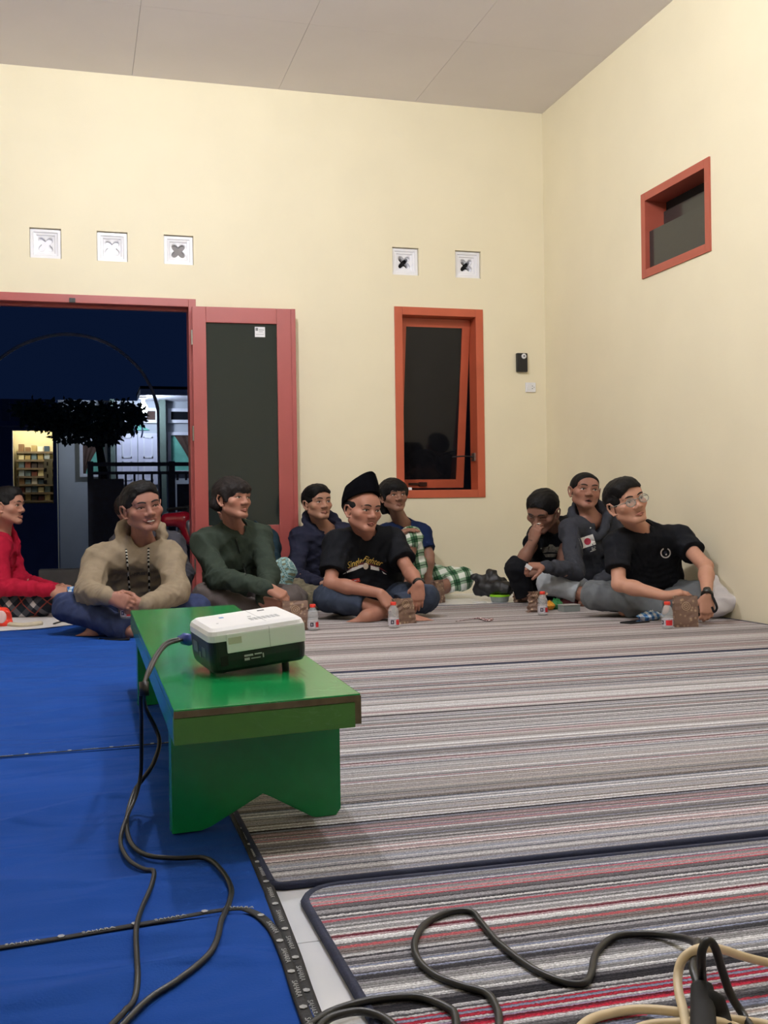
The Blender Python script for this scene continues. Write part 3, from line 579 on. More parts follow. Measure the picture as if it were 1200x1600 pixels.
# ------------------------------------------------------------------ soft body modelling: smooth union of tapered limbs, meshed with surface nets
def A3(p): return np.asarray(p, float)
def nrm(v): v = A3(v); return v/(np.linalg.norm(v)+1e-12)
def cap(a, b, ra, rb=None, k=.02, clip=None): return ('c', A3(a), A3(b), ra, ra if rb is None else rb, k, clip)
def ell(c, r, M=None, k=.02, clip=None): return ('e', A3(c), A3(r) if not np.isscalar(r) else np.full(3, float(r)), np.eye(3) if M is None else M, k, clip)
def sdf1(P, q):
    if q[0] == 'c':
        _, a, b, ra, rb, k, cl = q; ba = b-a; L2 = ba@ba+1e-12; pa = P-a
        h = np.clip(pa@ba/L2, 0, 1); d = np.linalg.norm(pa-h[:, None]*ba, axis=1)-(ra+(rb-ra)*h)
    else:
        _, c, r, M, k, cl = q; x = (P-c)@M; k0 = np.linalg.norm(x/r, axis=1); k1 = np.linalg.norm(x/(r*r), axis=1)+1e-9
        d = k0*(k0-1)/k1; d = np.where(k0 < .15, -r.min(), d)
    if cl:
        for p, n in cl: d = np.maximum(d, (P-p)@n)
    return d
def smin(a, b, k):
    if k <= 1e-5: return np.minimum(a, b)
    h = np.clip(.5+.5*(b-a)/k, 0, 1); return b+(a-b)*h-k*h*(1-h)
def bounds(ps):
    lo = np.full(3, 1e9); hi = -lo
    for q in ps:
        if q[0] == 'c':
            for p, r in ((q[1], q[3]), (q[2], q[4])): lo = np.minimum(lo, p-r); hi = np.maximum(hi, p+r)
        else: r = q[2].max(); lo = np.minimum(lo, q[1]-r); hi = np.maximum(hi, q[1]+r)
    return lo, hi
def surf(add, sub=(), post=(), h=.005, disp=None, off=0.0, clips=()):
    """mesh (verts, quads) of  smooth-union(add) - sub + post"""
    lo, hi = bounds(list(add)+list(post)); lo = lo-off-3*h-.012; hi = hi+off+3*h+.012
    B = 8; nb = np.ceil((hi-lo)/(B*h)).astype(int); bs = B*h
    g = np.stack(np.meshgrid(*[np.arange(n) for n in nb], indexing='ij'), -1).reshape(-1, 3)
    ctr = lo+(g+.5)*bs; rad = bs*.87
    def fold(Pfn, idx_far):
        pass
    def total(P):
        d = np.full(len(P), 1e3)
        for q in add: d = smin(d, sdf1(P, q), q[5] if q[0] == 'c' else q[4])
        for q in sub: d = -smin(-d, sdf1(P, q), q[5] if q[0] == 'c' else q[4])
        for q in post: d = smin(d, sdf1(P, q), q[5] if q[0] == 'c' else q[4])
        return d-off
    dc = total(ctr)
    for p, n in clips: dc = np.maximum(dc, (ctr-p)@n)
    act = np.where(np.abs(dc) < rad+.014)[0]
    loc = (np.stack(np.meshgrid(*[np.arange(B)]*3, indexing='ij'), -1).reshape(-1, 3)+.0)*h
    AV = np.full((len(act), B**3), 1e3, np.float64)
    cact = ctr[act]; org = lo+g[act]*bs
    def run(prims, neg):
        for q in prims:
            near = np.where(sdf1(cact, q) < rad*1.6+.05)[0]
            if not len(near): continue
            P = (org[near][:, None, :]+loc[None]).reshape(-1, 3); d = sdf1(P, q).reshape(len(near), -1); k = q[5] if q[0] == 'c' else q[4]
            AV[near] = smin(AV[near], d, k) if not neg else -smin(-AV[near], d, k)
    run(add, False); run(sub, True); run(post, False)
    Pall = (org[:, None, :]+loc[None]).reshape(-1, 3)
    AV -= off
    if disp is not None:
        fl_ = AV.ravel(); mk_ = np.abs(fl_) < .022; fl_[mk_] -= disp(Pall[mk_]); AV = fl_.reshape(AV.shape)
    for p, n in clips: AV = np.maximum(AV, ((Pall-p)@n).reshape(AV.shape))
    V6 = np.empty((nb[0], B, nb[1], B, nb[2], B), np.float32)
    V6[:] = np.sign(dc).reshape(nb)[:, None, :, None, :, None]*.1
    ga = g[act]; V6.transpose(0, 2, 4, 1, 3, 5)[ga[:, 0], ga[:, 1], ga[:, 2]] = AV.reshape(-1, B, B, B)
    V = V6.reshape(nb*B); ins = V < 0
    c = ins[:-1, :-1, :-1].astype(np.int8)
    for dx in (0, 1):
        for dy in (0, 1):
            for dz in (0, 1):
                if dx+dy+dz: c = c+ins[dx:V.shape[0]-1+dx, dy:V.shape[1]-1+dy, dz:V.shape[2]-1+dz]
    ac = (c > 0) & (c < 8); cells = np.argwhere(ac); n = len(cells)
    idx = np.full(ac.shape, -1, np.int32); idx[ac] = np.arange(n)
    acc = np.zeros((n, 3)); cnt = np.zeros(n)
    corners = [(a, b, d) for a in (0, 1) for b in (0, 1) for d in (0, 1)]
    val = {o: V[cells[:, 0]+o[0], cells[:, 1]+o[1], cells[:, 2]+o[2]].astype(float) for o in corners}
    for o in corners:
        for ax in range(3):
            if o[ax]: continue
            o2 = tuple(1 if i == ax else o[i] for i in range(3)); v0, v1 = val[o], val[o2]; m = (v0 < 0) != (v1 < 0)
            t = v0[m]/(v0[m]-v1[m]); p = np.tile(np.array(o, float), (m.sum(), 1)); p[:, ax] += t; acc[m] += p; cnt[m] += 1
    verts = lo+(cells+acc/cnt[:, None])*h
    Q = []
    for ax in range(3):
        s0 = [slice(None)]*3; s1 = [slice(None)]*3; s0[ax] = slice(0, -1); s1[ax] = slice(1, None)
        e = np.argwhere(ins[tuple(s0)] != ins[tuple(s1)])
        b1, b2 = (ax+1) % 3, (ax+2) % 3
        e = e[(e[:, b1] > 0) & (e[:, b2] > 0) & (e[:, b1] < ac.shape[b1]) & (e[:, b2] < ac.shape[b2])]
        f = ins[e[:, 0], e[:, 1], e[:, 2]]
        def at(d1, d2):
            q = e.copy(); q[:, b1] -= d1; q[:, b2] -= d2; return idx[q[:, 0], q[:, 1], q[:, 2]]
        q = np.stack([at(1, 1), at(0, 1), at(0, 0), at(1, 0)], 1); q[~f] = q[~f][:, ::-1]; Q.append(q)
    Q = np.concatenate(Q); Q = Q[(Q >= 0).all(1)]
    return verts, Q
def np_mesh(V, Q, name='m'):
    me = bpy.data.meshes.new(name); n, m = len(V), len(Q)
    me.vertices.add(n); me.vertices.foreach_set('co', V.astype(np.float32).ravel())
    me.loops.add(m*4); me.loops.foreach_set('vertex_index', Q.astype(np.int32).ravel())
    me.polygons.add(m); me.polygons.foreach_set('loop_start', (np.arange(m)*4).astype(np.int32))
    me.update(calc_edges=True); me.validate(); me.shade_smooth(); return me
def noise_fold(seed, amp=.006, freq=9.0, axis=None):
    r = np.random.default_rng(seed); D = r.normal(size=(5, 3)); D /= np.linalg.norm(D, axis=1)[:, None]; E = r.normal(size=(5, 3)); ph = r.uniform(0, 6.28, 10)
    if axis is not None:
        D = D*.5+nrm(axis)*1.0
    def fn(P):
        s = 0
        for i in range(5):
            wv = np.sin(P@E[i]*freq*.55+ph[i+5])*1.3; t = np.sin(P@D[i]*freq*(1+.35*i)+wv+ph[i]); s = s+(1-np.abs(t)*1.6)*(.5 if i > 2 else .8)
        return amp*np.clip(s*.5, -1.2, 1.4)
    return fn

def elbow_folds(base, spots, seed):
    r = np.random.default_rng(seed); ph = r.uniform(0, 6.28, len(spots))
    def fn(P):
        d = base(P)
        for (e, ax, rad, am), p0 in zip(spots, ph):
            q = P-e; w_ = np.exp(-(np.einsum('ij,ij->i', q, q))/(rad*rad)); t = q@ax; o = np.sin(q@np.array([31., 17., 23.])+p0)*1.1
            d = d+am*w_*(1-1.7*np.abs(np.sin(t*95+o)))
        return d
    return fn
def cv(x, y, z): return RT*x+UP*y-FW*z                   # image right, image up, towards the camera
def frame(az, el, roll, hc=None):
    a, e, r = map(math.radians, (az, el, roll))
    tc = nrm((CAM-hc)*np.array([1, 1, 0])) if hc is not None else -FW; sd = np.cross([0, 0, 1.], tc)
    f = nrm(tc*math.cos(a)*math.cos(e)+sd*math.sin(a)*math.cos(e)+np.array([0, 0, 1.])*math.sin(e))
    u = np.array([0, 0, 1.])-f*f[2]; u = nrm(u); l = np.cross(u, f)
    # roll: positive tips the crown towards the person's left
    u2 = u*math.cos(r)+l*math.sin(r); l2 = np.cross(u2, f); return l2, f, u2
SKIN = mat('skin', (150, 100, 78), .5, .06, 60, .05, 200, attr='Col', spec=.35)
M_EYEW = mat('eye white', (205, 196, 188), .25, .03); M_IRIS = mat('dark iris', (24, 15, 12), .12, .0)
M_BROW = mat('black brow hair', (26, 20, 18), .7, .2, 200); M_TEETH = mat('teeth', (232, 226, 214), .3, .02)
M_HAIR = mat('black hair', (13, 12, 14), .62, .35, 60, .6, 220, spec=.22)
M_HAIR2 = mat('dark brown black hair', (26, 20, 21), .6, .35, 60, .6, 220, spec=.25)
def hand(wr, d, n, side, curl=(35, 40, 30), thumb=25, spread=1.0, s=1.0, fan=0):
    """palm and five fingers; d = wrist to knuckles, n = palm side normal; side 'R' or 'L'"""
    d = nrm(d); n = A3(n); n = nrm(n-d*(n@d)); ts = np.cross(d, n)*(1 if side == 'R' else -1); P = []
    wr = A3(wr); K = []
    offs = [.027, .009, -.009, -.026]; lens = [.072, .080, .074, .058]; rads = [.0088, .0092, .0088, .0078]
    for i in range(4):
        kb = wr+s*(d*(.088-.004*abs(i-1))+ts*offs[i]*spread); K.append(kb)
        P.append(cap(wr+s*(d*.012+ts*offs[i]*.55), kb, .0150*s, .0125*s, .016))
        P.append(cap(wr+s*(d*.02+ts*offs[i]*.6+n*.004), kb-s*d*.02+n*s*.004, .0135*s, .012*s, .012))
    for i in range(4):
        a = 0; p = K[i]; c0 = curl[i] if not np.isscalar(curl[0]) and len(curl) == 4 else curl
        fs = ts*(1.5-i)*fan
        for j, (fr, rr) in enumerate(((.45, 1.0), (.31, .93), (.24, .84))):
            a += math.radians(c0[j]); dd = nrm(d*math.cos(a)+n*math.sin(a)+fs*(1 if j == 0 else .6)); q = p+dd*lens[i]*fr*s
            P.append(cap(p, q, rads[i]*s*rr*1.02, rads[i]*s*rr*.94, .003 if j else .006)); p = q
    tb = wr+s*(d*.022+ts*.020+n*.006); th = math.radians(thumb)
    t1 = nrm(ts*.75+d*.6+n*.45); t2 = nrm(d*.85+ts*.35*math.cos(th)+n*(.3+math.sin(th))); t3 = nrm(d*.9+n*(.25+math.sin(th)*1.2)+ts*.1)
    q1 = tb+t1*.036*s; q2 = q1+t2*.034*s; q3 = q2+t3*.026*s
    P += [cap(tb, q1, .0165*s, .0125*s, .014), cap(q1, q2, .0115*s, .0102*s, .004), cap(q2, q3, .0102*s, .0085*s, .004)]
    return P
def foot(an, d, up, s=1.0, side='R'):
    """bare foot from the ankle along d; up = instep side"""
    d = nrm(d); up = A3(up); up = nrm(up-d*(up@d)); sd = np.cross(d, up)*(-1 if side == 'R' else 1); an = A3(an); P = []
    heel = an-d*.035*s-up*.045*s; ball = an+d*.125*s-up*.052*s
    P += [cap(an, heel, .036*s, .030*s, .03), cap(an+d*.01*s-up*.01*s, ball, .034*s, .020*s, .03), cap(heel, ball+sd*.02*s, .026*s, .022*s, .03), cap(heel, ball-sd*.022*s, .026*s, .019*s, .03)]
    for i, (o, L, r) in enumerate(((.032, .050, .0125), (.013, .050, .009), (-.003, .045, .0085), (-.018, .038, .008), (-.031, .030, .0075))):
        b = ball+sd*o*s; P.append(cap(b, b+d*L*s-up*.004*s, r*s, r*s*.9, .006))
    return P
def skin_cols(V, base, W, s, lip=(.84, .62, .64), stub=.0, lips=None, mouth='shut'):
    b0 = np.array(s2l(base)); b0 = (b0*.86+b0.mean()*.14)*1.10; c = np.tile(b0, (len(V), 1))
    (hc, l, f, u) = W; x = (V-hc)@l/s; y = (V-hc)@f/s; z = (V-hc)@u/s
    if lips is not None:
        m = (np.min([sdf1(V, q) for q in lips], axis=0) < .0022) & (y > .05); c[m] = c[m]*np.array(lip)
    if lips is not None:
        m = (np.abs(x) < .023) & (np.abs(z+.0665) < .0022) & (y > .06); c[m] = c[m]*.5  # lip crease and open mouth get their shade as darker colour
        if mouth == 'open': m = (np.abs(x) < .0175) & (np.abs(z+.068) < .0085*(1-(x/.019)**2)) & (y > .05) & (y < .0815); c[m] = np.array([.035, .012, .012])
    if stub:
        m = (((np.abs(x) < .026) & (np.abs(z+.051) < .006)) | ((np.abs(x) < .018) & (z < -.088) & (z > -.112))) & (y > .06); c[m] *= (1-stub)
    # warm cheeks / nose, palms a little paler not modelled
    m = ((np.abs(np.abs(x)-.045) < .02) & (np.abs(z+.025) < .02) & (y > .03)); c[m] *= np.array([1.05, .97, .95])
    return np.clip(c, 0, 1)
LEN = {}
def limb(n, a, b): LEN[n] = round(float(np.linalg.norm(A3(a)-A3(b))), 2)
HX = 1.07
def lip_prims(W, s, mouth):
    if mouth == 'open': U = [((0, .0850, -.0575), (.019, .0765, -.0645))]; D = [((0, .0830, -.0790), (.017, .0760, -.0700))]
    elif mouth == 'smile': U = [((0, .0865, -.0565), (.029, .0720, -.0550))]; D = [((0, .0840, -.0720), (.026, .0730, -.0590))]
    else: U = [((0, .0880, -.0608), (.0235, .0765, -.0655))]; D = [((0, .0865, -.0718), (.0205, .0765, -.0672))]
    P = []
    for q in (-1, 1):
        for a, b in U: P.append(cap(W(*a), W(q*b[0], b[1], b[2]), .0040*s, .0024*s, .003))
        for a, b in D: P.append(cap(W(*a), W(q*b[0], b[1], b[2]), .0047*s, .0024*s, .003))
    return P
def head_parts(hc, l, f, u, s, nbase, mouth='shut', jaw=1.0, neck=.047):
    def W(x, y, z): return hc+s*(l*x*HX+f*y+u*z)
    M = np.stack([l, f, u], 1)
    E = lambda c, r, k=.015: ell(W(*c), np.array(r)*s*np.array([HX, 1, 1]), M, k)
    add = [E((0, -.014, .026), (.075, .094, .082)), E((0, .020, -.022), (.064*jaw, .062, .074), .02)]
    for q in (-1, 1):
        add += [cap(W(q*.054*jaw, .000, -.050), W(q*.017*jaw, .060, -.090), .018*s, .016*s, .022), E((q*.046*jaw, .048, -.020), (.023, .022, .020), .02)]
    add += [E((0, .064, -.088), (.022*jaw, .018, .016), .016), cap(W(-.034, .075, .020), W(.034, .075, .020), .0125*s, None, .02), E((0, .056, .043), (.056, .032, .04), .03)]
    add += [cap(W(0, -.032, -.045), nbase, neck*s, neck*1.18, .016), cap(W(0, .004, -.078), nbase+f*.028-np.array([0, 0, .012]), .026*s, .034, .018)]
    sub = [E((q*.0320, .0980, .0005), (.0205, .0165, .0115), .012) for q in (-1, 1)]
    if mouth == 'open': sub.append(E((0, .094, -.068), (.0165, .018, .0080), .004))
    elif mouth == 'smile': sub.append(E((0, .098, -.0625), (.026, .019, .0062), .004))
    else: sub.append(cap(W(-.023, .090, -.0665), W(.023, .090, -.0665), .0024*s, None, .004))
    post = [cap(W(0, .0795, .009), W(0, .0935, -.026), .0080*s, .0108*s, .010), E((0, .0930, -.0300), (.0138, .0125, .0105), .008)]
    for q in (-1, 1):
        post += [E((q*.0165, .0860, -.0335), (.0085, .0105, .0082), .006)]
        # ear: shell plate and rim
        rim = [(q*.0765, .012, .006), (q*.0830, .004, .021), (q*.0870, -.012, .022), (q*.0870, -.022, .006), (q*.0840, -.018, -.016), (q*.0790, -.004, -.036), (q*.0745, .008, -.034)]
        for a, b in zip(rim[:-1], rim[1:]): post.append(cap(W(*a), W(*b), .0046*s, .0046*s, .002))
        post += [ell(W(q*.0755, -.004, -.008), np.array((.0045, .015, .024))*s, M, .004)]
        # lids
        post += [cap(W(q*.018, .0800, .0078), W(q*.046, .0715, .0062), .0048*s, .0042*s, .005), cap(W(q*.019, .0785, -.0092), W(q*.044, .0720, -.0082), .0038*s, .0036*s, .006)]
    post += lip_prims(W, s, mouth)
    return add, sub, post, W, M
def hair_prims(style, W, M, s):
    E = lambda c, r, k=.02, cl=None: ell(W(*c), np.array(r)*s*np.array([HX, 1, 1]), M, k, cl)
    n = lambda v: nrm(M@A3(v))
    FH = E((0, .058, .050), (.058, .036, .043), .02); add = [E((0, -.016, .036), (.0815, .1015, .086)), FH]; sub = []
    face = E((0, .085, -.035), (.068, .060, .088), .012)
    if style == 'short':
        add += [E((0, .035, .082), (.058, .055, .038), .03)]
        sub = [face, E((0, .100, .028), (.066, .042, .040), .012), cap(W(-.1, .03, -.075), W(.1, .03, -.075), .052*s, None, .01), cap(W(0, -.03, -.10), W(0, -.03, -.05), .075*s, None, .01)]
        for q in (-1, 1): sub.append(E((q*.088, .004, -.022), (.024, .034, .04), .008))
    elif style == 'buzz':
        add = [E((0, -.016, .031), (.0782, .0985, .0835)), E((0, .056, .046), (.0565, .0335, .0415), .03)]
        sub = [face, E((0, .100, .022), (.062, .050, .046), .008), cap(W(-.1, .03, -.075), W(.1, .03, -.075), .052*s, None, .01), cap(W(0, -.03, -.10), W(0, -.03, -.05), .075*s, None, .01)]
        for q in (-1, 1): sub.append(E((q*.088, .004, -.022), (.024, .034, .04), .008))
    elif style in ('fringe', 'mop'):      # long straight mop with a fringe over the brow
        add = [E((0, -.016, .040), (.090, .106, .090)), E((0, .045, .050), (.072, .058, .040), .03)]
        for q in (-1, 1): add += [cap(W(q*.080, .018, .04), W(q*.074, .030, -.012), .018*s, .009*s, .02), cap(W(q*.066, -.055, -.02), W(q*.052, -.062, -.085 if style == 'fringe' else -.035), .036*s, .022*s, .03)]
        add += [cap(W(0, -.075, -.01), W(0, -.068, -.085 if style == 'fringe' else -.035), .045*s, .03*s, .03)]
        for i, xx in enumerate((-.05, -.034, -.017, 0, .017, .034, .05)): add.append(cap(W(xx, .070-.35*abs(xx), .055), W(xx*1.08, .090-.42*abs(xx), .022-.006*((i*7) % 3)), .012*s, .0065*s, .008))
        sub = [E((0, .088, -.052), (.062, .050, .070), .01)]
        for q in (-1, 1): sub.append(E((q*.090, -.004, -.018), (.020, .022, .034), .008))
    elif style == 'side':        # fuller on top, swept across, short sides
        add = [E((0, -.016, .038), (.084, .103, .088)), E((-.012, .040, .078), (.066, .062, .040), .03), cap(W(-.045, .066, .062), W(.035, .080, .058), .022*s, .016*s, .02)]
        for xx in (-.05, -.035, -.02, -.005): add.append(cap(W(xx, .068-.3*abs(xx), .062), W(xx-.006, .088-.4*abs(xx), .036), .011*s, .006*s, .008))
        sub = [face, E((.01, .10, .026), (.064, .044, .034), .012), cap(W(-.1, .03, -.08), W(.1, .03, -.08), .052*s, None, .01), cap(W(0, -.03, -.10), W(0, -.03, -.055), .072*s, None, .01)]
        for q in (-1, 1): sub.append(E((q*.090, .002, -.022), (.024, .032, .04), .008))
    elif style == 'under':       # only the sides and nape that show below a cap
        add = [E((0, -.018, .020), (.0785, .0985, .070))]
        sub = [face, E((0, .095, .02), (.064, .052, .060), .01), cap(W(-.1, .03, -.075), W(.1, .03, -.075), .052*s, None, .01), cap(W(0, -.03, -.10), W(0, -.03, -.05), .075*s, None, .01)]
        for q in (-1, 1): sub.append(E((q*.088, .004, -.022), (.024, .034, .04), .008))
    return add, sub
def torso(p, nb, sr, sl, g=1.0, belly=1.0, k=.05):
    p, nb, sr, sl = map(A3, (p, nb, sr, sl)); lat = nrm(sl-sr); hip = lat
    ch = p+(nb-p)*.66; be = p+(nb-p)*.32; sm = (sr+sl)/2
    return [cap(sr, sl, .056*g, None, k), cap(ch-lat*.082, ch+lat*.082, .104*g, None, k), cap(be-lat*.070, be+lat*.070, .108*g*belly, None, k), cap(p-lat*.075, p+lat*.075, .110*g, None, k),
            cap(nb+(nb-p)*.02, sr, .054*g, .050*g, k), cap(nb+(nb-p)*.02, sl, .054*g, .050*g, k)]
def parent_keep(o, e):
    o.parent = e; return o
def body_obj(name, label, base, S, W, s, h=.004, stub=0., off=0.0, lip=(.84, .62, .64), group='people sitting on the floor', lips=None, mouth='shut'):
    V, Q = surf(S[0], S[1], S[2], h, off=off, clips=[(np.array([0, 0, .0108]), np.array([0, 0, -1.]))])
    hc, l, f, u = W
    me = np_mesh(V, Q, 'body')
    col = np.ones((len(V), 4), np.float32); col[:, :3] = skin_cols(V, base, W, s, lip, stub, lips, mouth)
    at = me.color_attributes.new('Col', 'FLOAT_COLOR', 'POINT'); at.data.foreach_set('color', col.ravel())
    o = obj(name, me, SKIN); tag(o, label, 'person', group); return o
def part(name, add, m, parent, sub=(), post=(), h=.007, disp=None, off=0.0, clips=(), label=None):
    V, Q = surf(add, sub, post, h, disp, off, clips)
    o = obj(name, np_mesh(V, Q, name), m, parent)
    if label: o['label'] = label
    return o
def ellmesh(c, r, M, seg=12):
    bm = bmesh.new(); bmesh.ops.create_uvsphere(bm, u_segments=seg, v_segments=seg//2+2, radius=1); me = bm_mesh(bm)
    X = Matrix([[M[i][j]*r[j] for j in range(3)]+[c[i]] for i in range(3)]+[[0, 0, 0, 1]]); me.transform(X); me.shade_smooth(); return me
def face_parts(body, W, M, s, look=(0, 0), lidded=False, brow=1.0, teeth=None):
    """eyes with iris, brows and teeth as parts of the body, seated on the skin surface"""
    sm = body.data; hc = W(0, 0, 0); f = M[:, 1]
    nv = len(sm.vertices); VV = np.empty(nv*3, np.float32); sm.vertices.foreach_get('co', VV); VV = VV.reshape(-1, 3)
    QQ = np.empty(len(sm.loops), np.int32); sm.loops.foreach_get('vertex_index', QQ); QQ = QQ.reshape(-1, 4)
    d0 = VV-hc; ok = ((d0@f) > .03*s) & (np.linalg.norm(d0, axis=1) < .16*s); QQ = QQ[ok[QQ].all(1)]; us = np.unique(QQ); mp = np.zeros(nv, np.int32); mp[us] = np.arange(len(us))
    bv = BVHTree.FromPolygons(VV[us].tolist(), mp[QQ].tolist())
    def on(x, z, out=0.0):
        h = bv.ray_cast(Vector(W(x, .16, z)), Vector(-f), .2); p = np.array(h[0]) if h[0] is not None else W(x, .08, z); return p+f*out*s
    for q in (-1, 1):
        Mq = M@np.array(Matrix.Rotation(math.radians(-q*14), 3, 'Z')); hz = .0052 if not lidded else .0026
        e = obj('eye', ellmesh(on(q*.0320, -.0008, -.0035), np.array((.0135, .0062, hz))*s, Mq), M_EYEW, body)
        obj('iris', ellmesh(on(q*.0320+look[0]*.005, -.0006+look[1]*.0015, .0005), np.array((.0058, .0030, hz*.98))*s, Mq, 10), M_IRIS, e)
        obj('eyelash', tube([on(q*.0175, .0012, .0004), on(q*.027, .0052, .0008), on(q*.037, .0050, .0008), on(q*.0470, .0008, .0004)], .0016*s, 5, 3), M_BROW, body)
        obj('eyebrow', tube([on(q*.012, .0195, -.0005), on(q*.026, .0245*brow, -.0005), on(q*.040, .0245*brow, -.0005), on(q*.053, .0185, -.0005)], [.0030*s, .0040*s, .0034*s, .0015*s], 6, 3), M_BROW, body)
    if teeth:
        obj('teeth', ellmesh(W(0, .0765, teeth), np.array((.0195, .0070, .0048))*s, M), M_TEETH, body)
    bm = None
def bvh_of(o):
    sm = o.data; nv = len(sm.vertices); VV = np.empty(nv*3, np.float32); sm.vertices.foreach_get('co', VV)
    QQ = np.empty(len(sm.loops), np.int32); sm.loops.foreach_get('vertex_index', QQ); return BVHTree.FromPolygons(VV.reshape(-1, 3).tolist(), QQ.reshape(-1, 4).tolist())
def project_print(me, shirt, O, X, Y, D, offs=.0022):
    """lay a flat print (mesh in xy) onto a garment along direction D"""
    bv = bvh_of(shirt)
    O, X, Y, D = map(A3, (O, nrm(X), nrm(Y), nrm(D)))
    for v in me.vertices:
        p = O+X*v.co.x+Y*v.co.y-D*.4
        hit = bv.ray_cast(Vector(p), Vector(D), 1.0)
        if hit[0] is not None: v.co = hit[0]-Vector(D)*(offs+abs(v.co.z))
        else: v.co = Vector(O+X*v.co.x+Y*v.co.y)
    me.update(); return me
# ------------------------------------------------------------------ the people
def cloth(name, rgb, rough=.85, var=.10, scale=25, bump=.35, bscale=300): return mat(name, rgb, rough, var, scale, bump, bscale, spec=.15)
ZS = 1.0
def jp(p): return p if isinstance(p, np.ndarray) else J(p[0], p[1], p[2]*ZS)
def recenter(body, base):
    T = Matrix.Translation(-Vector(base)); seen = set()
    def rec(o):
        if o.data.name not in seen: o.data.transform(T); seen.add(o.data.name)
        for c in o.children: rec(c)
    rec(body); body.location = Vector(base)
def person(label, skin, hd, face, nb, sh, el_, wr, pel, kn, an, hands=(None, None), feet=(None, None), s=1.0, hair='short', hairm=None, mouth='shut', look=(0, 0), jaw=1.0, stub=.03,
           top='tee', topm=None, bot='trousers', botm=None, g=1.0, belly=1.0, slv=(.5, .5), seed=1, legs=(1, 1), legcut=(1., 1.), h=.0044, lidded=False, teeth=None, arms=1.0, bodyhold=None, hairadd=None, neckhole=.058, brow=1.0, tg=1.0, lg=1.12, zs=1.0):
    global ZS
    ZS = zs; s = s*zs; g = g*zs; arms = arms*zs; neckhole = neckhole*zs; nb = jp(nb); sr, sl = map(jp, sh); er, el2 = map(jp, el_); wR, wL = map(jp, wr); pel = jp(pel); kr, kl = map(jp, kn); ar, al = map(jp, an)
    hc = jp(hd); l, f, u = frame(*face, hc)
    for n_, a_, b_ in (('uaR', sr, er), ('uaL', sl, el2), ('faR', er, wR), ('faL', el2, wL), ('thR', pel, kr), ('thL', pel, kl), ('shR', kr, ar), ('shL', kl, al), ('tor', pel, nb), ('shw', sr, sl), ('neck', nb, hc)): limb(n_, a_, b_)
    print('LIMBS', label[:30], LEN, 'z', [round(float(x[2]), 2) for x in (hc, nb, pel, kr, kl, ar, al, wR, wL)])
    ha, hs, hp, W, M = head_parts(hc, l, f, u, s, nb, mouth, jaw)
    lat = nrm(sl-sr)
    add = list(ha)
    tr = torso(pel, nb, sr, sl, g*.93, belly); tr = [('c', q[1], q[2], q[3]-.022, q[4]-.022, q[5], None) for q in tr]; add += tr
    for a_, b_, c_ in ((sr, er, wR), (sl, el2, wL)): add += [cap(a_, b_, .044*arms, .037*arms, .02), cap(b_, b_+(c_-b_)*.35, .037*arms, .039*arms, .02), cap(b_+(c_-b_)*.3, c_, .039*arms, .0265*arms, .02)]
    hips = (pel-lat*.085, pel+lat*.085)
    for hp_, k_, a_, on in ((hips[0], kr, ar, legs[0]), (hips[1], kl, al, legs[1])):
        if not on: continue
        add += [cap(hp_, k_, .060, .045, .02), cap(k_, k_+(a_-k_)*.3, .046, .050, .02), cap(k_+(a_-k_)*.3, a_, .050, .033, .02)]
    for side, w_, hh in (('R', wR, hands[0]), ('L', wL, hands[1])):
        if hh: hp = hp+hand(w_, cv(*hh[0]), cv(*hh[1]), side, hh[2] if len(hh) > 2 else (35, 40, 30), hh[3] if len(hh) > 3 else 25, s=hh[4] if len(hh) > 4 else 1.0)
    for side, a_, ff_ in (('R', ar, feet[0]), ('L', al, feet[1])):
        if ff_: hp = hp+foot(a_, cv(*ff_[0]), cv(*ff_[1]), 1.0, side)
    body = body_obj('person', label, skin, (add, hs, hp), (hc, l, f, u), s, h, stub, lips=lip_prims(W, s, mouth), mouth=mouth)
    face_parts(body, W, M, s, look, lidded, brow, teeth)
    if hair:
        a_, s_ = hair_prims(hair, W, M, s)
        if hairadd: a_ = a_+hairadd(W, M, s)
        fz = noise_fold(seed+50, .0028 if hair not in ('buzz', 'under') else .0006, 55)
        part('hair', a_, hairm or M_HAIR, body, s_, h=.0045, disp=fz)
    # upper garment
    tg_ = g*tg
    ta = torso(pel, nb, sr, sl, tg_, belly, .055)
    up_ = nrm(nb-pel)
    shirt = None
    if top in ('tee',):
        for a_, b_, fr in ((sr, er, slv[0]), (sl, el2, slv[1])):
            d_ = nrm(b_-a_); e_ = a_+(b_-a_)*(fr+.25); ta.append(cap(a_, e_, .060*tg_, .064*tg_, .03, [(a_+(b_-a_)*fr, d_)]))
        shirt = part('shirt', ta, topm, body, [cap(nb-up_*.012+f*.012, hc, neckhole, neckhole, .008)], h=.007, disp=elbow_folds(noise_fold(seed, .0065, 24), [(sr+(pel-sr)*.2, nrm(lat+up_*.6), .10, .004), (sl+(pel-sl)*.2, nrm(lat-up_*.6), .10, .004), (pel+up_*.12, nrm(up_+lat*.3), .16, .006)], seed), clips=[(pel-up_*.02-np.array([0, 0, .03]), -up_)])
        ring = []
        for i in range(17):
            t = 2*PI*i/16; ll = lat; ff2 = nrm(np.cross(up_, ll)); ff2 = -np.cross(ll, up_)
            ring.append(nb+up_*.012+(ll*math.cos(t)*.064+np.cross(up_, ll)*math.sin(t)*.064))
    else:
        for a_, b_, c_ in ((sr, er, wR), (sl, el2, wL)):
            ta += [cap(a_, b_, .058*tg_, .053*tg_, .03), cap(b_, c_-(c_-b_)*.03, .053*tg_, .040, .03)]
        sub_ = [cap(nb-up_*.0+f*.012, hc, neckhole+.002, neckhole+.004, .008)]
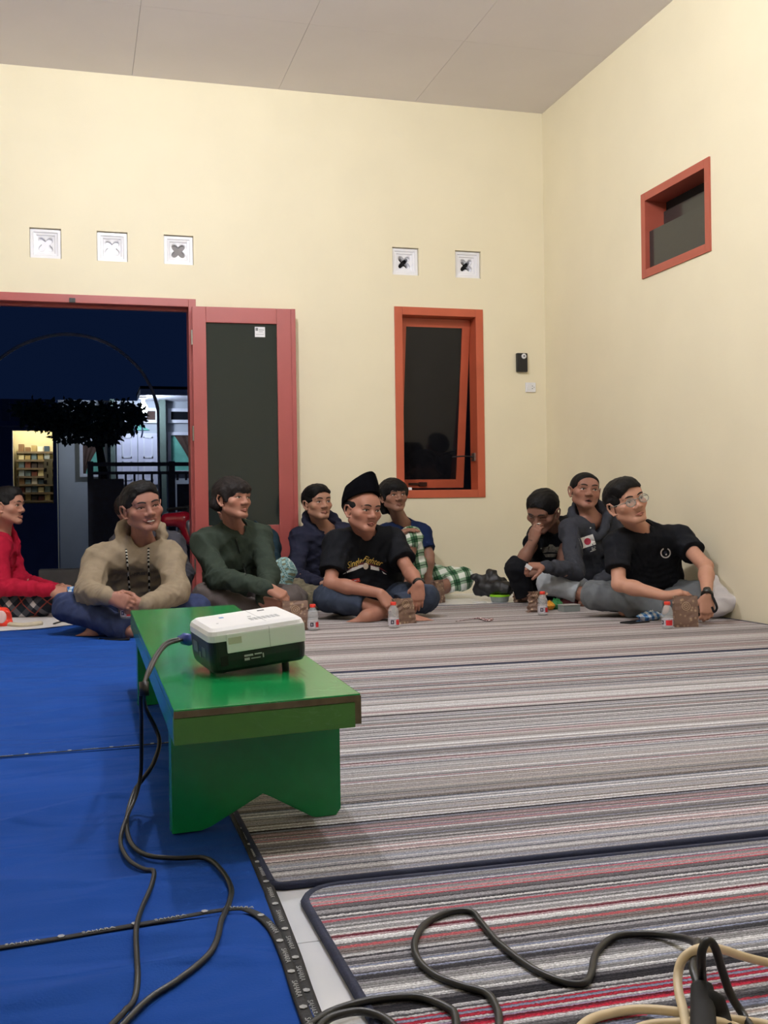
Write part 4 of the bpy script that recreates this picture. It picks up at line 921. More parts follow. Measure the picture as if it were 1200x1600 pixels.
        if top == 'hoodie':
            bk = -nrm(f-up_*(f@up_)); sd_ = np.cross(bk, up_); pts = []
            for i in range(17):
                t = 2*PI*i/16; c_ = math.cos(t); pts.append((nb+up_*(.040+.034*c_-.085*max(0, -c_)**1.6)+bk*(c_*.100-(.010 if c_ < 0 else 0))+sd_*math.sin(t)*(.118-.040*max(0, -c_)), .024+.014*max(0, c_)))
            for (p_, r_), (q_, r2) in zip(pts[:-1], pts[1:]): ta.append(cap(p_, q_, r_, r2, .010))
            ta.append(cap(nb+bk*.12+up_*.03, nb+bk*.10-up_*.09, .055, .03, .04)); sub_ = [cap(nb-up_*.050-bk*.060, nb+up_*.005-bk*.030, .030, .066, .010), cap(nb+up_*.015-bk*.01, nb+up_*.16, .074, .10, .010)]
        elif top == 'jacket':
            for i in range(12):
                t0 = 2*PI*i/12; t1 = 2*PI*(i+1)/12; bk = -nrm(f-up_*(f@up_)); sd_ = np.cross(bk, up_)
                pp = lambda t: nb+up_*(.030+.018*math.cos(t))+bk*math.cos(t)*.060+sd_*math.sin(t)*.064
                ta.append(cap(pp(t0), pp(t1), .013, .013, .008))
        shirt = part({'hoodie': 'hoodie', 'jacket': 'jacket', 'long': 'sweater'}[top], ta, topm, body, sub_, h=.007, disp=elbow_folds(noise_fold(seed, .0095, 23), [(er, nrm(wR-sr), .11, .0055), (el2, nrm(wL-sl), .11, .0055), (wR+(er-wR)*.3, nrm(wR-er), .07, .004), (wL+(el2-wL)*.3, nrm(wL-el2), .07, .004), (sr+(pel-sr)*.22, nrm(er-sr+lat*.2), .10, .004), (sl+(pel-sl)*.22, nrm(el2-sl-lat*.2), .10, .004), (pel+up_*.10, up_, .16, .005)], seed), clips=[(pel-up_*.03-np.array([0, 0, .02]), -up_)])
        for b_, c_ in ((er, wR), (el2, wL)):
            d_ = nrm(c_-b_); obj('cuff', tube([c_-d_*.055, c_-d_*.050, c_-d_*.012, c_-d_*.006], [.036, .0385, .0365, .033], 14, 1), topm, shirt)
    # lower garment
    bottom = None
    if bot:
        b_ = [cap(hips[0], hips[1], .108*g, None, .04)]
        for hp_, k_, a_, on, cut in ((hips[0], kr, ar, legs[0], legcut[0]), (hips[1], kl, al, legs[1], legcut[1])):
            if not on: continue
            d_ = nrm(a_-k_); b_ += [cap(hp_, k_, .090*g*lg, .066*lg, .035)]
            if cut >= 0: b_.append(cap(k_, k_+(a_-k_)*(cut+.12), .066*lg, .058*lg if cut < .99 else .052*lg, .03, [(k_+(a_-k_)*cut, d_)]))
            else: b_[-1] = cap(hp_, k_, .090*g, .068, .035, [(k_+(hp_-k_)*(-cut), nrm(k_-hp_))])
        bottom = part({'trousers': 'trousers', 'shorts': 'shorts', 'jeans': 'jeans', 'sarong': 'sarong'}[bot], b_, botm, body, h=.007, disp=elbow_folds(noise_fold(seed+9, .008, 20), [(kr, nrm(ar-hips[0]), .12, .005), (kl, nrm(al-hips[1]), .12, .005), (hips[0]+(kr-hips[0])*.3, nrm(kr-pel), .12, .005), (hips[1]+(kl-hips[1])*.3, nrm(kl-pel), .12, .005)], seed), clips=[(np.array([0, 0, .0108]), np.array([0, 0, -1.]))])
    base = np.array([pel[0], pel[1], 0.0])
    return dict(body=body, shirt=shirt, bottom=bottom, base=base, W=W, M=M, s=s, f=f, u=u, l=l, nb=nb, up=up_, lat=lat, sr=sr, sl=sl, wR=wR, wL=wL, er=er, el=el2)
def done(P): recenter(P['body'], P['base'])

M_GREYTR = cloth('grey cotton trousers', (104, 108, 112)); M_BLKTEE = cloth('black cotton', (20, 22, 28)); M_WHITEP = mat('white print', (224, 222, 220), .7, .05, 80)
BL = (134, 92, 74)

def decal(P, px, Z, meshes, name, tilt=0, zdir=None):
    """flat prints laid on the chest where the photo shows them; meshes = [(mesh, material, label)]"""
    O = J(px[0], px[1], Z); D = nrm(O-CAM); t = math.radians(tilt); X = RT*math.cos(t)+UP*math.sin(t); Y = UP*math.cos(t)-RT*math.sin(t); first = None
    for me, m, lb in meshes:
        o = obj(name, project_print(me, P['shirt'], O, X, Y, D), m, P['shirt'] if first is None else first)
        if lb: o['label'] = lb
def subdiv(me, cuts=2):
    bm = bmesh.new(); bm.from_mesh(me); bmesh.ops.triangulate(bm, faces=bm.faces); bmesh.ops.subdivide_edges(bm, edges=bm.edges, cuts=cuts, use_grid_fill=True); r = bpy.data.meshes.new('m'); bm.to_mesh(r); bm.free(); return r
def ring_poly(R0, R1, a0, a1, n=24, ex=1.0, ey=1.0):
    V = []; F = []
    for i in range(n+1):
        a = math.radians(a0+(a1-a0)*i/n); V += [(R0*math.cos(a)*ex, R0*math.sin(a)*ey, 0), (R1*math.cos(a)*ex, R1*math.sin(a)*ey, 0)]
    for i in range(n): F.append((2*i, 2*i+1, 2*i+3, 2*i+2))
    return pyd(V, F)
def flat(poly): return subdiv(pyd([(a, b, 0) for a, b in poly], [tuple(range(len(poly)))]), 3)
def disc(r, cx_=0, cy_=0, n=20, ex=1.0):
    V = [(cx_, cy_, .003)]+[(cx_+ex*r*math.cos(2*PI*i/n), cy_+r*math.sin(2*PI*i/n), .003) for i in range(n)]
    return pyd(V, [(0, 1+i, 1+(i+1) % n) for i in range(n)])
def strings(P, pts, m, r=.0032):
    D = [nrm(J(*p[:2], 5)-CAM) for p in pts]; bv = bvh_of(P['shirt']); Q = []
    for (u, v), d in zip(pts, D):
        hit = bv.ray_cast(Vector(CAM), Vector(d), 20)
        if hit[0] is not None: Q.append(np.array(hit[0])-d*.004)
    return obj('drawstring', tube(Q, r, 6, 3), m, P['shirt'])

# -- man in glasses, right
P = person('man in glasses and black t-shirt leaning on one arm at the right wall', (186, 132, 106), (979, 786, 5.86), (30, 9, -17), (1004, 834, 6.02),
           ((964, 850, 5.94), (1062, 842, 6.04)), ((967, 913, 5.80), (1103, 885, 5.80)), ((1038, 931, 5.66), (1105, 930, 5.58)),
           (1018, 930, 6.24), ((930, 930, 6.02), (1088, 930, 5.98)), ((1036, 951, 5.92), (975, 954, 6.00)),
           hands=(((.95, .20, .05), (.1, -.95, -.15), (22, 30, 20), 15), ((-.02, -1, .08), (0, 0.1, -1), (18, 55, 40), 20)), s=1.15, g=1.03, hair='side', topm=M_BLKTEE, botm=M_GREYTR, seed=3, slv=(.66, .50), look=(.3, .4), stub=.03, tg=1.12, belly=1.08, teeth=None)
s_ = P['s']; W_ = P['W']; gm = mat('clear grey plastic rim', (140, 142, 136), .2, .05)
gl = obj('glasses', merge([tube([W_(q*(.034+.024*math.cos(t)*(1 if q > 0 else -1)), .0975-.10*max(0, abs(.034+.024*math.cos(t)*1)-.03)*.8, -.004+.019*math.sin(t)) for t in np.linspace(0, 2*PI, 17)], .0020*s_, 6, 1) for q in (-1, 1)]+[tube([W_(-.011, .098, .002), W_(0, .100, .005), W_(.011, .098, .002)], .0020*s_, 6, 3)]+[tube([W_(q*.057, .093, .004), W_(q*.076, .06, .004), W_(q*.082, -.01, .006)], .0019*s_, 6, 3) for q in (-1, 1)]), gm, P['body'])
gl['label'] = 'clear framed glasses'
for q in (-1, 1):
    lm = mat('spectacle lens', (225, 230, 228), .03, 0, trans=.0, alpha=.12)
    obj('lens', ellmesh(W_(q*.034, .0965, -.004), np.array((.023, .0012, .018))*s_, P['M']@np.array(Matrix.Rotation(math.radians(-q*8), 3, 'Z')), 14), lm, gl)
decal(P, (1040, 864), 5.6, [(ring_poly(.022, .029, 115, 425), M_WHITEP, 'pale open ring emblem on the chest'), (disc(.005, .003, -.008), M_WHITEP, None), (disc(.009, -.002, .002), mat('dark print blue', (38, 44, 66), .7), None)], 'chest_emblem')
wt = P['wL']; dd = nrm(P['wL']-P['el']); M_WATCH = mat('black rubber watch', (16, 17, 18), .35, .1, 40)
wa = obj('watch', tube([wt-dd*.012, wt-dd*.008, wt+dd*.010, wt+dd*.014], [.030, .033, .033, .030], 16, 1), M_WATCH, P['body']); wa['label'] = 'chunky black wristwatch'
o_ = nrm(CAM-wt); o_ = nrm(o_-dd*(o_@dd))
obj('watch_face', tube([wt+o_*.026, wt+o_*.040], [.021, .019], 12, 1), mat('dark watch dial', (46, 48, 46), .2), wa)
done(P)
# -- man in the hoodie with the flag patch
M_CHAR = cloth('charcoal fleece', (56, 58, 66)); M_PALE = cloth('pale grey trousers', (176, 182, 190))
P = person('man in charcoal hoodie with a red and white flag patch, mouth open', (152, 102, 82), (914, 768, 6.62), (17, 8, 5), (923, 812, 6.66),
           ((891, 828, 6.58), (960, 812, 6.76)), ((898, 892, 6.40), (965, 892, 6.60)), ((850, 885, 6.28), (926, 918, 6.40)),
           (935, 920, 6.84), ((858, 910, 6.46), (975, 925, 6.52)), ((912, 928, 6.40), (930, 932, 6.50)),
           hands=(((-.92, .05, .25), (.1, -.8, -.3), (40, 50, 40), 35), ((-.3, -.8, .3), (-.3, 0, -.8))), feet=(((.4, -.35, .25), (-.2, .6, .6)), None), zs=1.045, s=1.06, hair='buzz', mouth='open', top='hoodie', topm=M_CHAR, botm=M_PALE, seed=12, look=(.35, .2), stub=.03, legcut=(.82, 1), tg=1.05)
decal(P, (918, 846), 6.4, [(flat([(-.046, -.034), (.046, -.034), (.046, .034), (-.046, .034)]), M_WHITEP, 'white flag patch with a red disc'), (disc(.022), mat('crimson print', (150, 28, 56), .7), None)], 'flag_patch', 18)
decal(P, (925, 858), 6.4, [(merge([flat([(-.002, .0), (.010, .0), (.010, .012), (-.002, .012)]), flat([(.016, .002), (.026, .002), (.026, .012), (.016, .012)])]), mat('grey print', (120, 122, 126), .7), None), (merge([flat([(-.016, -.014), (.022, -.012), (.022, -.008), (-.016, -.010)]), flat([(-.002, -.005), (.02, -.004), (.02, .0), (-.002, -.001)])]), M_WHITEP, None)], 'chest_print', 18)
strings(P, [(902, 824), (901, 838), (899, 856)], M_CHAR); strings(P, [(926, 850), (927, 868), (926, 884)], M_CHAR)
nk = P['nb']; obj('undershirt_collar', tube([nk+cv(-.045, -.002, .058), nk+cv(-.03, -.035, .085), nk+cv(-.018, -.055, .095)], .006, 6, 3), M_WHITEP, P['body'])
done(P)
# -- man resting his cheek on his hand in the corner
M_BLKTR = cloth('black trousers', (22, 23, 28))
P = person('man in black t-shirt hunched in the corner with his cheek on his hand', BL, (848, 799, 6.98), (-26, -26, 6), (868, 828, 7.16),
           ((842, 836, 7.10), (890, 822, 7.22)), ((816, 876, 6.86), (876, 884, 7.02)), ((832, 848, 6.84), (842, 893, 6.86)),
           (870, 910, 7.36), ((808, 888, 6.86), (866, 900, 7.14)), ((820, 930, 6.90), (866, 922, 7.12)),
           hands=(((.25, .95, .12), (.5, .1, -.6), (25, 40, 30), 20), ((-1, -.06, .1), (-.1, -.8, -.5), (30, 40, 30))), zs=1.015, s=1.18, hair='short', topm=M_BLKTEE, botm=M_BLKTR, seed=21, slv=(.42, .5), look=(-.2, -.8), lidded=True, h=.0045, tg=1.12, stub=.05, brow=1.05)
decal(P, (861, 861), 6.8, [(merge([flat([(-.07, .02), (-.02, .03), (-.01, .045), (.012, .042), (.03, .026), (.062, .03), (.075, -.015), (.03, -.008), (-.02, -.006), (-.056, -.014)]), flat([(-.05, -.02), (.04, -.018), (.03, -.04), (-.036, -.04)])]), mat('faded grey print', (112, 108, 98), .7, .5, 60), 'faded grey winged print'), (merge([flat([(-.02, .0), (-.014, .0), (-.010, .03), (-.016, .032)]), flat([(.03, .0), (.036, .0), (.028, .024), (.022, .024)]), flat([(-.05, -.006), (.05, -.004), (.05, .0), (-.05, -.002)])]), M_BLKTEE, None)], 'chest_print')
obj('ring', tube([P['wL']+cv(-.098+.011*math.cos(t), .012*math.sin(t), .018+.004*math.sin(t)) for t in np.linspace(0, 2*PI, 11)], .0022, 5, 1), mat('silver', (220, 220, 220), .2, 0, metal=1), P['body'])
done(P)
# -- man with the sarong under the window
def plaid(name, c0, c1, c2, sx, sy, rot=(0, 0, 0), wd=.5, line=None):
    m = bpy.data.materials.new(name); m.use_nodes = True; nt = m.node_tree; N = nt.nodes; L = nt.links; b = N['Principled BSDF']
    tc = N.new('ShaderNodeTexCoord'); mp = N.new('ShaderNodeMapping'); mp.inputs['Rotation'].default_value = rot; L.new(tc.outputs['Object'], mp.inputs[0]); sp = N.new('ShaderNodeSeparateXYZ'); L.new(mp.outputs[0], sp.inputs[0])
    def band(o, sc, lo, hi):
        a = N.new('ShaderNodeMath'); a.operation = 'MULTIPLY'; a.inputs[1].default_value = sc; L.new(o, a.inputs[0])
        f_ = N.new('ShaderNodeMath'); f_.operation = 'FRACT'; L.new(a.outputs[0], f_.inputs[0])
        g1 = N.new('ShaderNodeMath'); g1.operation = 'GREATER_THAN'; g1.inputs[1].default_value = lo; L.new(f_.outputs[0], g1.inputs[0])
        g2 = N.new('ShaderNodeMath'); g2.operation = 'LESS_THAN'; g2.inputs[1].default_value = hi; L.new(f_.outputs[0], g2.inputs[0])
        mu = N.new('ShaderNodeMath'); mu.operation = 'MULTIPLY'; L.new(g1.outputs[0], mu.inputs[0]); L.new(g2.outputs[0], mu.inputs[1]); return mu.outputs[0]
    def mix(fac, a, c):
        x = N.new('ShaderNodeMix'); x.data_type = 'RGBA'; L.new(fac, x.inputs[0])
        if isinstance(a, tuple): x.inputs[6].default_value = s2l(a)+(1,)
        else: L.new(a, x.inputs[6])
        x.inputs[7].default_value = s2l(c)+(1,); return x.outputs[2]
    A = band(sp.outputs[0], sx, 0, wd); B = band(sp.outputs[2], sy, 0, wd); C = mix(A, c0, c1); 
    Bm = N.new('ShaderNodeMath'); Bm.operation = 'MULTIPLY'; Bm.inputs[1].default_value = .55; L.new(B, Bm.inputs[0])
    C = mix(Bm.outputs[0], C, c1); AB = N.new('ShaderNodeMath'); AB.operation = 'MULTIPLY'; L.new(A, AB.inputs[0]); L.new(B, AB.inputs[1]); C = mix(AB.outputs[0], C, c2)
    if line:
        C = mix(band(sp.outputs[0], sx, .70, .76), C, line); C = mix(band(sp.outputs[2], sy, .70, .76), C, line)
    L.new(C, b.inputs['Base Color']); b.inputs['Roughness'].default_value = .85; b.inputs['Specular IOR Level'].default_value = .15
    nz = N.new('ShaderNodeTexNoise'); nz.inputs['Scale'].default_value = 300; L.new(tc.outputs['Object'], nz.inputs['Vector']); bp = N.new('ShaderNodeBump'); bp.inputs['Strength'].default_value = .3; bp.inputs['Distance'].default_value = .003; L.new(nz.outputs['Fac'], bp.inputs['Height']); L.new(bp.outputs[0], b.inputs['Normal'])
    return m
M_NAVYT = cloth('navy cotton', (24, 38, 74)); M_SARG = plaid('green check sarong', (52, 92, 62), (150, 176, 148), (232, 236, 226), 11, 13, (.3, .2, .1), .5, (30, 52, 38))
P = person('man in navy t-shirt and green checked sarong below the window', (140, 96, 76), (615, 776, 7.46), (24, 8, -3), (630, 822, 7.60),
           ((602, 834, 7.54), (658, 832, 7.62)), ((604, 866, 7.34), (670, 868, 7.56)), ((618, 836, 7.20), (669, 902, 7.48)),
           (646, 904, 7.66), ((642, 842, 7.24), (722, 904, 7.52)), ((628, 904, 7.22), (690, 916, 7.44)),
           hands=(((.85, .35, .12), (.2, -.9, -.1), (15, 20, 15), 10), ((0, -.9, .35), (.1, -.2, -.9), (25, 30, 20))), feet=(((-.1, -.3, .9), (0, .9, .3)), ((-.85, -.2, .3), (0, .5, .8))), s=1.03, hair='fringe', topm=M_NAVYT, bot='sarong', botm=M_SARG, seed=31, slv=(.5, .72), look=(.4, .2), legcut=(.16, .70), h=.0045, stub=.0, g=1.02)
k_ = jp((642, 842, 7.24)); part('sarong_drape', [cap(k_+cv(-.02, .015, -.03), k_+cv(-.055, -.06, -.10), .066, .07, .05), cap(k_+cv(.03, -.01, -.04), k_+cv(.065, -.19, -.09), .050, .042, .05), cap(k_+cv(.065, -.19, -.09), k_+cv(.045, -.28, -.10), .042, .036, .04)], M_SARG, P['bottom'], disp=noise_fold(77, .007, 26), h=.007)
done(P)

# -- man in the black cap and printed t-shirt
M_SLATE = cloth('slate blue shorts', (52, 60, 76))
P = person('man in black velvet cap and black printed t-shirt sitting cross-legged', (162, 108, 86), (566, 798, 6.02), (36, 0, 4), (572, 838, 6.20),
           ((526, 850, 6.12), (612, 846, 6.24)), ((516, 912, 5.98), (640, 894, 6.06)), ((594, 927, 5.84), (654, 912, 5.92)),
           (574, 936, 6.36), ((512, 934, 6.00), (664, 934, 6.02)), ((628, 958, 5.86), (574, 964, 5.84)),
           hands=(((.55, -.62, .2), (-.3, -.5, -.6), (30, 40, 30)), ((-.05, -.95, .15), (0, .15, -1), (12, 25, 20), 15)), feet=(((.75, -.1, .35), (-.1, .7, .5)), ((-.75, -.12, .35), (0, .7, .5))), zs=1.02, s=1.12, hair='under', topm=M_BLKTEE, bot='shorts', botm=M_SLATE, seed=41, slv=(.72, .66), look=(.3, 0), legcut=(.50, .45), tg=1.16, belly=1.16, jaw=1.08, stub=.03, g=1.06, neckhole=.062)
W_, M_, s_ = P['W'], P['M'], P['s']; V = []; F = []; n = 28
lev = [(-.03, .97, 1.0), (0, 1.0, 1.0), (.35, .97, .99), (.7, .84, .95), (.94, .72, .92), (1.0, .58, .88)]
for t, kx, ky in lev:
    for i in range(n):
        a = 2*PI*i/n; sa = math.sin(a); lo = .050+.048*sa; hi = .150+.044*sa
        V.append(W_(.084*math.cos(a)*kx, -.016+.105*sa*ky-.012*t, lo+(hi-lo)*t-.010*(1-abs(sa))*t))
V.append(W_(0, -.028, .146)); V.append(W_(0, -.016, .08))
for j in range(len(lev)-1):
    for i in range(n): F.append((j*n+i, j*n+(i+1) % n, (j+1)*n+(i+1) % n, (j+1)*n+i))
for i in range(n): F.append(((len(lev)-1)*n+i, (len(lev)-1)*n+(i+1) % n, len(V)-2)); F.append(((i+1) % n, i, len(V)-1))
cp = obj('cap', pyd(V, F), mat('black velvet', (6, 6, 10), .95, .1, 40, .2, 300, spec=.05), P['body'], smooth=False); cp['label'] = 'black velvet cap'
M_YEL = mat('gold script print', (222, 186, 84), .6, .1, 60); M_CRIM = mat('dark red print', (92, 20, 28), .7, .1, 50); M_REDP = mat('red badge print', (206, 62, 48), .6, .1, 60)
t1 = text_mesh('Single', .050, 0); t2 = text_mesh('Fighter', .050, 0)
def shear(me, sx, dx, dy, rot, sc=1.0):
    c, s__ = math.cos(rot), math.sin(rot)
    for v in me.vertices:
        x = v.co.x*.80*sc+v.co.y*sx; y = v.co.y*sc; v.co = (x*c-y*s__+dx, x*s__+y*c+dy, 0)
    return me
decal(P, (571, 883), 6.0, [(shear(t1, .35, -.060, .012, .36), M_YEL, 'gold script lettering'), (shear(t2, .35, .044, .022, -.26), M_YEL, None),
    (merge([flat([(-.13, -.052), (-.06, -.006), (-.012, .004), (-.012, -.010), (-.06, -.030)]), flat([(.03, -.002), (.08, -.014), (.08, -.034), (.03, -.024)]), flat([(.095, -.034), (.125, -.055), (.105, -.05)])]), M_WHITEP, 'winged motif'),
    (merge([ring_poly(.20, .215, 52, 128, 20)]) if False else flat([(-.11, -.030), (-.02, .016), (.03, .010), (.13, -.044), (.09, -.016), (.03, .0), (-.02, .004)]), M_CRIM, None), (disc(.019, .002, -.006, 16, .8), mat('cream print', (212, 200, 184), .7), None), (flat([(-.10, -.085), (-.035, -.075), (-.030, -.095), (-.095, -.108)]), M_REDP, 'red badge print'), (flat([(-.09, -.090), (-.04, -.084), (-.04, -.088), (-.09, -.096)]), M_WHITEP, None)], 'chest_print')
wt = P['wL']; dd = nrm(wt-P['el'])
wa = obj('watch', tube([wt-dd*.018, wt-dd*.014, wt+dd*.004, wt+dd*.008], [.029, .032, .032, .029], 16, 1), M_WATCH, P['body']); wa['label'] = 'black wristwatch'
o_ = nrm(cv(.9, .2, .4)); o_ = nrm(o_-dd*(o_@dd)); obj('watch_face', tube([wt+o_*.024-dd*.004, wt+o_*.036-dd*.004], [.017, .016], 12, 1), mat('dark watch dial', (46, 48, 46), .2), wa)
done(P)
# -- man in the navy hoodie at the wall
M_NAVYH = cloth('dark navy fleece', (36, 38, 56)); M_OLIVE = mat('olive mottled cloth', (108, 100, 80), .85, .45, 26, .3, 200)
P = person('man in dark navy hooded jacket sitting against the wall beside the door leaf', (170, 120, 96), (496, 787, 7.06), (30, 8, -2), (503, 825, 7.18),
           ((468, 841, 7.08), (538, 833, 7.22)), ((462, 900, 6.94), (546, 898, 7.00)), ((500, 910, 6.80), (524, 914, 6.82)),
           (494, 912, 7.30), ((466, 922, 6.86), (548, 926, 6.88)), ((528, 938, 6.74), (476, 940, 6.70)),
           hands=(((.9, -.2, .2), (0, -.9, -.2)), ((-.8, -.3, .3), (0, -.9, -.2))), zs=1.012, s=1.03, hair='side', top='hoodie', topm=M_NAVYH, botm=M_OLIVE, seed=52, look=(.3, .2), stub=.12, h=.0045, tg=1.08)
done(P)
# -- man in the green jacket
M_GRNJ = cloth('dark green jacket', (52, 62, 54)); M_TAUPE = cloth('taupe trousers', (92, 84, 82))
P = person('man in dark green zip jacket reaching to a snack box', (166, 112, 90), (364, 781, 6.06), (44, 8, 2), (366, 828, 6.20),
           ((318, 848, 6.08), (406, 838, 6.30)), ((340, 902, 5.94), (420, 900, 6.12)), ((420, 919, 5.76), (410, 940, 5.86)),
           (366, 934, 6.40), ((322, 932, 5.98), (458, 936, 6.14)), ((420, 962, 5.92), (360, 964, 5.90)),
           hands=(((.85, -.42, .12), (-.2, -.6, -.4), (35, 40, 25)), ((.85, -.25, .2), (0, .3, -.9), (35, 40, 30))), s=1.06, hair='mop', hairm=M_HAIR2, top='jacket', topm=M_GRNJ, botm=M_TAUPE, seed=63, look=(.3, .4), stub=.03, tg=1.12)
strings(P, [(369, 842), (374, 862), (380, 882), (384, 898)], mat('dark zip', (30, 34, 32), .4, .2, 90), .0035).name = 'zip'
done(P)
# -- person hidden behind him
M_TEAL = cloth('dark teal knit', (30, 50, 62)); M_BATIK = plaid('teal batik sarong', (96, 132, 132), (150, 186, 186), (120, 122, 98), 26, 30, (.5, .3, .8), .45, (196, 214, 210))
P = person('person in dark teal sleeves mostly hidden behind the green jacket', (150, 102, 80), (358, 794, 6.86), (40, 0, 0), (394, 832, 6.96),
           ((366, 846, 6.92), (418, 842, 7.02)), ((362, 892, 6.80), (427, 888, 6.88)), ((390, 905, 6.66), (420, 905, 6.66)),
           (400, 912, 7.10), ((384, 900, 6.66), (443, 892, 6.66)), ((384, 945, 6.62), (436, 946, 6.62)), s=.95, hair='short', top='long', topm=M_TEAL, bot='sarong', botm=M_BATIK, seed=71, h=.006)
done(P)
# -- man in the khaki hoodie
M_KHAKI = cloth('khaki fleece', (142, 128, 108)); M_DENIM = cloth('blue denim', (52, 62, 94), .8, .15, 30)
P = person('smiling man in khaki hoodie and jeans holding a small bottle', (150, 100, 82), (222, 794, 5.42), (20, 3, -9), (222, 848, 5.54),
           ((152, 876, 5.44), (266, 870, 5.52)), ((138, 926, 5.26), (276, 926, 5.30)), ((172, 934, 5.08), (224, 945, 5.12)),
           (206, 952, 5.76), ((106, 948, 5.30), (306, 952, 5.44)), ((204, 986, 5.12), (150, 988, 5.24)),
           hands=(((.85, -.2, .2), (.2, -.3, -.8), (38, 50, 40), 35), ((-.85, -.1, .25), (-.1, .2, -.9), (38, 50, 40), 30)), feet=(None, ((-.85, -.05, .3), (0, .8, .4))), zs=1.045, s=1.12, hair='short', mouth='smile', teeth=-.0628, top='hoodie', topm=M_KHAKI, bot='jeans', botm=M_DENIM, seed=84, look=(.2, .1), lidded=True, stub=.02, tg=1.18, belly=1.05, neckhole=.060, jaw=1.04)
M_ROPE = plaid('black and white twisted cord', (14, 14, 14), (250, 246, 236), (250, 246, 236), .0, 62, (.5, 0, 0), .5)
strings(P, [(197, 858), (199, 880), (201, 905), (203, 926)], M_ROPE, .0052); strings(P, [(232, 856), (232, 880), (233, 904), (233, 924)], M_ROPE, .0052)
decal(P, (212, 897), 5.2, [(text_mesh('REAMPLES', .022, 0), mat('dark print', (46, 46, 46), .7), 'small dark lettering')], 'chest_print', 4)
done(P)
# -- person behind him
M_GREYK = cloth('dark grey knit', (66, 66, 74))
P = person('person in grey long sleeves mostly hidden behind the khaki hoodie', (128, 90, 76), (207, 801, 6.26), (140, 0, 0), (226, 834, 6.32),
           ((270, 850, 6.26), (192, 848, 6.34)), ((286, 898, 6.14), (176, 900, 6.30)), ((276, 938, 5.98), (200, 915, 6.2)),
           (232, 924, 6.46), ((262, 932, 6.12), (180, 930, 6.2)), ((250, 950, 6.0), (230, 950, 6.0)), hands=(((.4, -.6, .4), (-.3, 0, -.8)), None), s=1.0, hair='short', top='long', topm=M_GREYK, botm=M_BLKTR, seed=91, h=.006, tg=1.1, zs=1.055)
done(P)
# -- man in the red hoodie
M_REDH = cloth('red fleece', (172, 26, 54)); M_PLAID = plaid('dark plaid sarong', (34, 42, 52), (96, 98, 106), (206, 200, 200), 9, 9, (.2, .75, .3), .28, (150, 74, 66))
P = person('man in red hoodie and plaid sarong at the left edge looking right', (176, 122, 98), (11, 792, 6.60), (66, 4, 2), (0, 838, 6.66),
           ((-4, 856, 6.44), (12, 850, 6.86)), ((2, 916, 6.36), (30, 908, 6.84)), ((80, 923, 6.30), (88, 920, 6.56)),
           (-18, 930, 6.76), ((66, 940, 6.42), (80, 938, 6.86)), ((20, 956, 6.44), (44, 955, 6.80)),
           hands=(((.92, -.12, .1), (-.1, -.5, -.7), (35, 45, 35), 30), ((.9, -.15, .0), (0, -.4, .9), (35, 45, 35), 30)), feet=(((.8, 0, .3), (0, .8, .4)), ((.8, 0, .3), (0, .8, .4))), zs=1.015, s=1.03, hair='short', top='hoodie', topm=M_REDH, bot='sarong', botm=M_PLAID, seed=95, look=(.2, .2), stub=.03, tg=1.1, g=1.0)
part('sarong_fold', [cap(J(14, 946, 6.56), J(66, 946, 6.54), .075, .07, .05), cap(J(20, 940, 6.7), J(70, 942, 6.8), .09, .07, .05)], M_PLAID, P['bottom'], disp=noise_fold(79, .007, 22), clips=[(np.array([0, 0, .004]), np.array([0, 0, -1.]))])
done(P)
# ------------------------------------------------------------------ small things on the floor
def on_floor(u, v, z=.0): p = fl(u, v, z); return (float(p[0]), float(p[1]), z)
CZ = .0098     # top of the striped carpet
def pet_mat():
    m = bpy.data.materials.new('clear bottle plastic'); m.use_nodes = True; b = m.node_tree.nodes['Principled BSDF']
    nz = m.node_tree.nodes.new('ShaderNodeTexNoise'); nz.inputs['Scale'].default_value = 40
    mr = m.node_tree.nodes.new('ShaderNodeMapRange'); mr.inputs['To Min'].default_value = .20; mr.inputs['To Max'].default_value = .34; m.node_tree.links.new(nz.outputs['Fac'], mr.inputs[0]); m.node_tree.links.new(mr.outputs[0], b.inputs['Alpha'])
    b.inputs['Base Color'].default_value = (.82, .86, .9, 1); b.inputs['Roughness'].default_value = .06; b.inputs['Specular IOR Level'].default_value = .8
    return m
M_PET = pet_mat(); M_CAPR = mat('red orange cap', (226, 62, 48), .4, .05, 40); M_LAB = mat('pale label film', (214, 208, 218), .3, .3, 70, alpha=.55); M_LABR = mat('red label film', (204, 34, 44), .4, .04, 40); M_LABD = mat('dark label mark', (34, 24, 44), .4, .04, 40)
bprof = [(.012, 0), (.027, .002), (.0285, .008), (.0275, .020), (.0285, .03), (.0285, .062), (.0265, .067), (.0285, .073), (.0275, .088), (.022, .104), (.0135, .116), (.0125, .120), (.0125, .124)]
def band(r, z0, z1, a0, a1, n=10):
    V = []; F = []
    for i in range(n+1):
        a = a0+(a1-a0)*i/n
        for z in (z0, z1): V.append((r*math.cos(a), r*math.sin(a), z))
    for i in range(n): F.append((2*i, 2*i+2, 2*i+3, 2*i+1))
    return pyd(V, F)
BM = dict(body=lathe(bprof, 18), cap=lathe([(.0150, .1185), (.0155, .120), (.0155, .132), (.014, .1345)], 16), lab=lathe([(.0289, .014), (.0289, .050)], 18))
BM['red'] = band(.0293, .018, .044, -1.75, -.55); BM['dark'] = band(.0293, .022, .042, -2.75, -2.15, 6); BM['spot'] = band(.0297, .027, .037, -2.58, -2.32, 4)
for k in ('body', 'cap'): BM[k].shade_smooth()
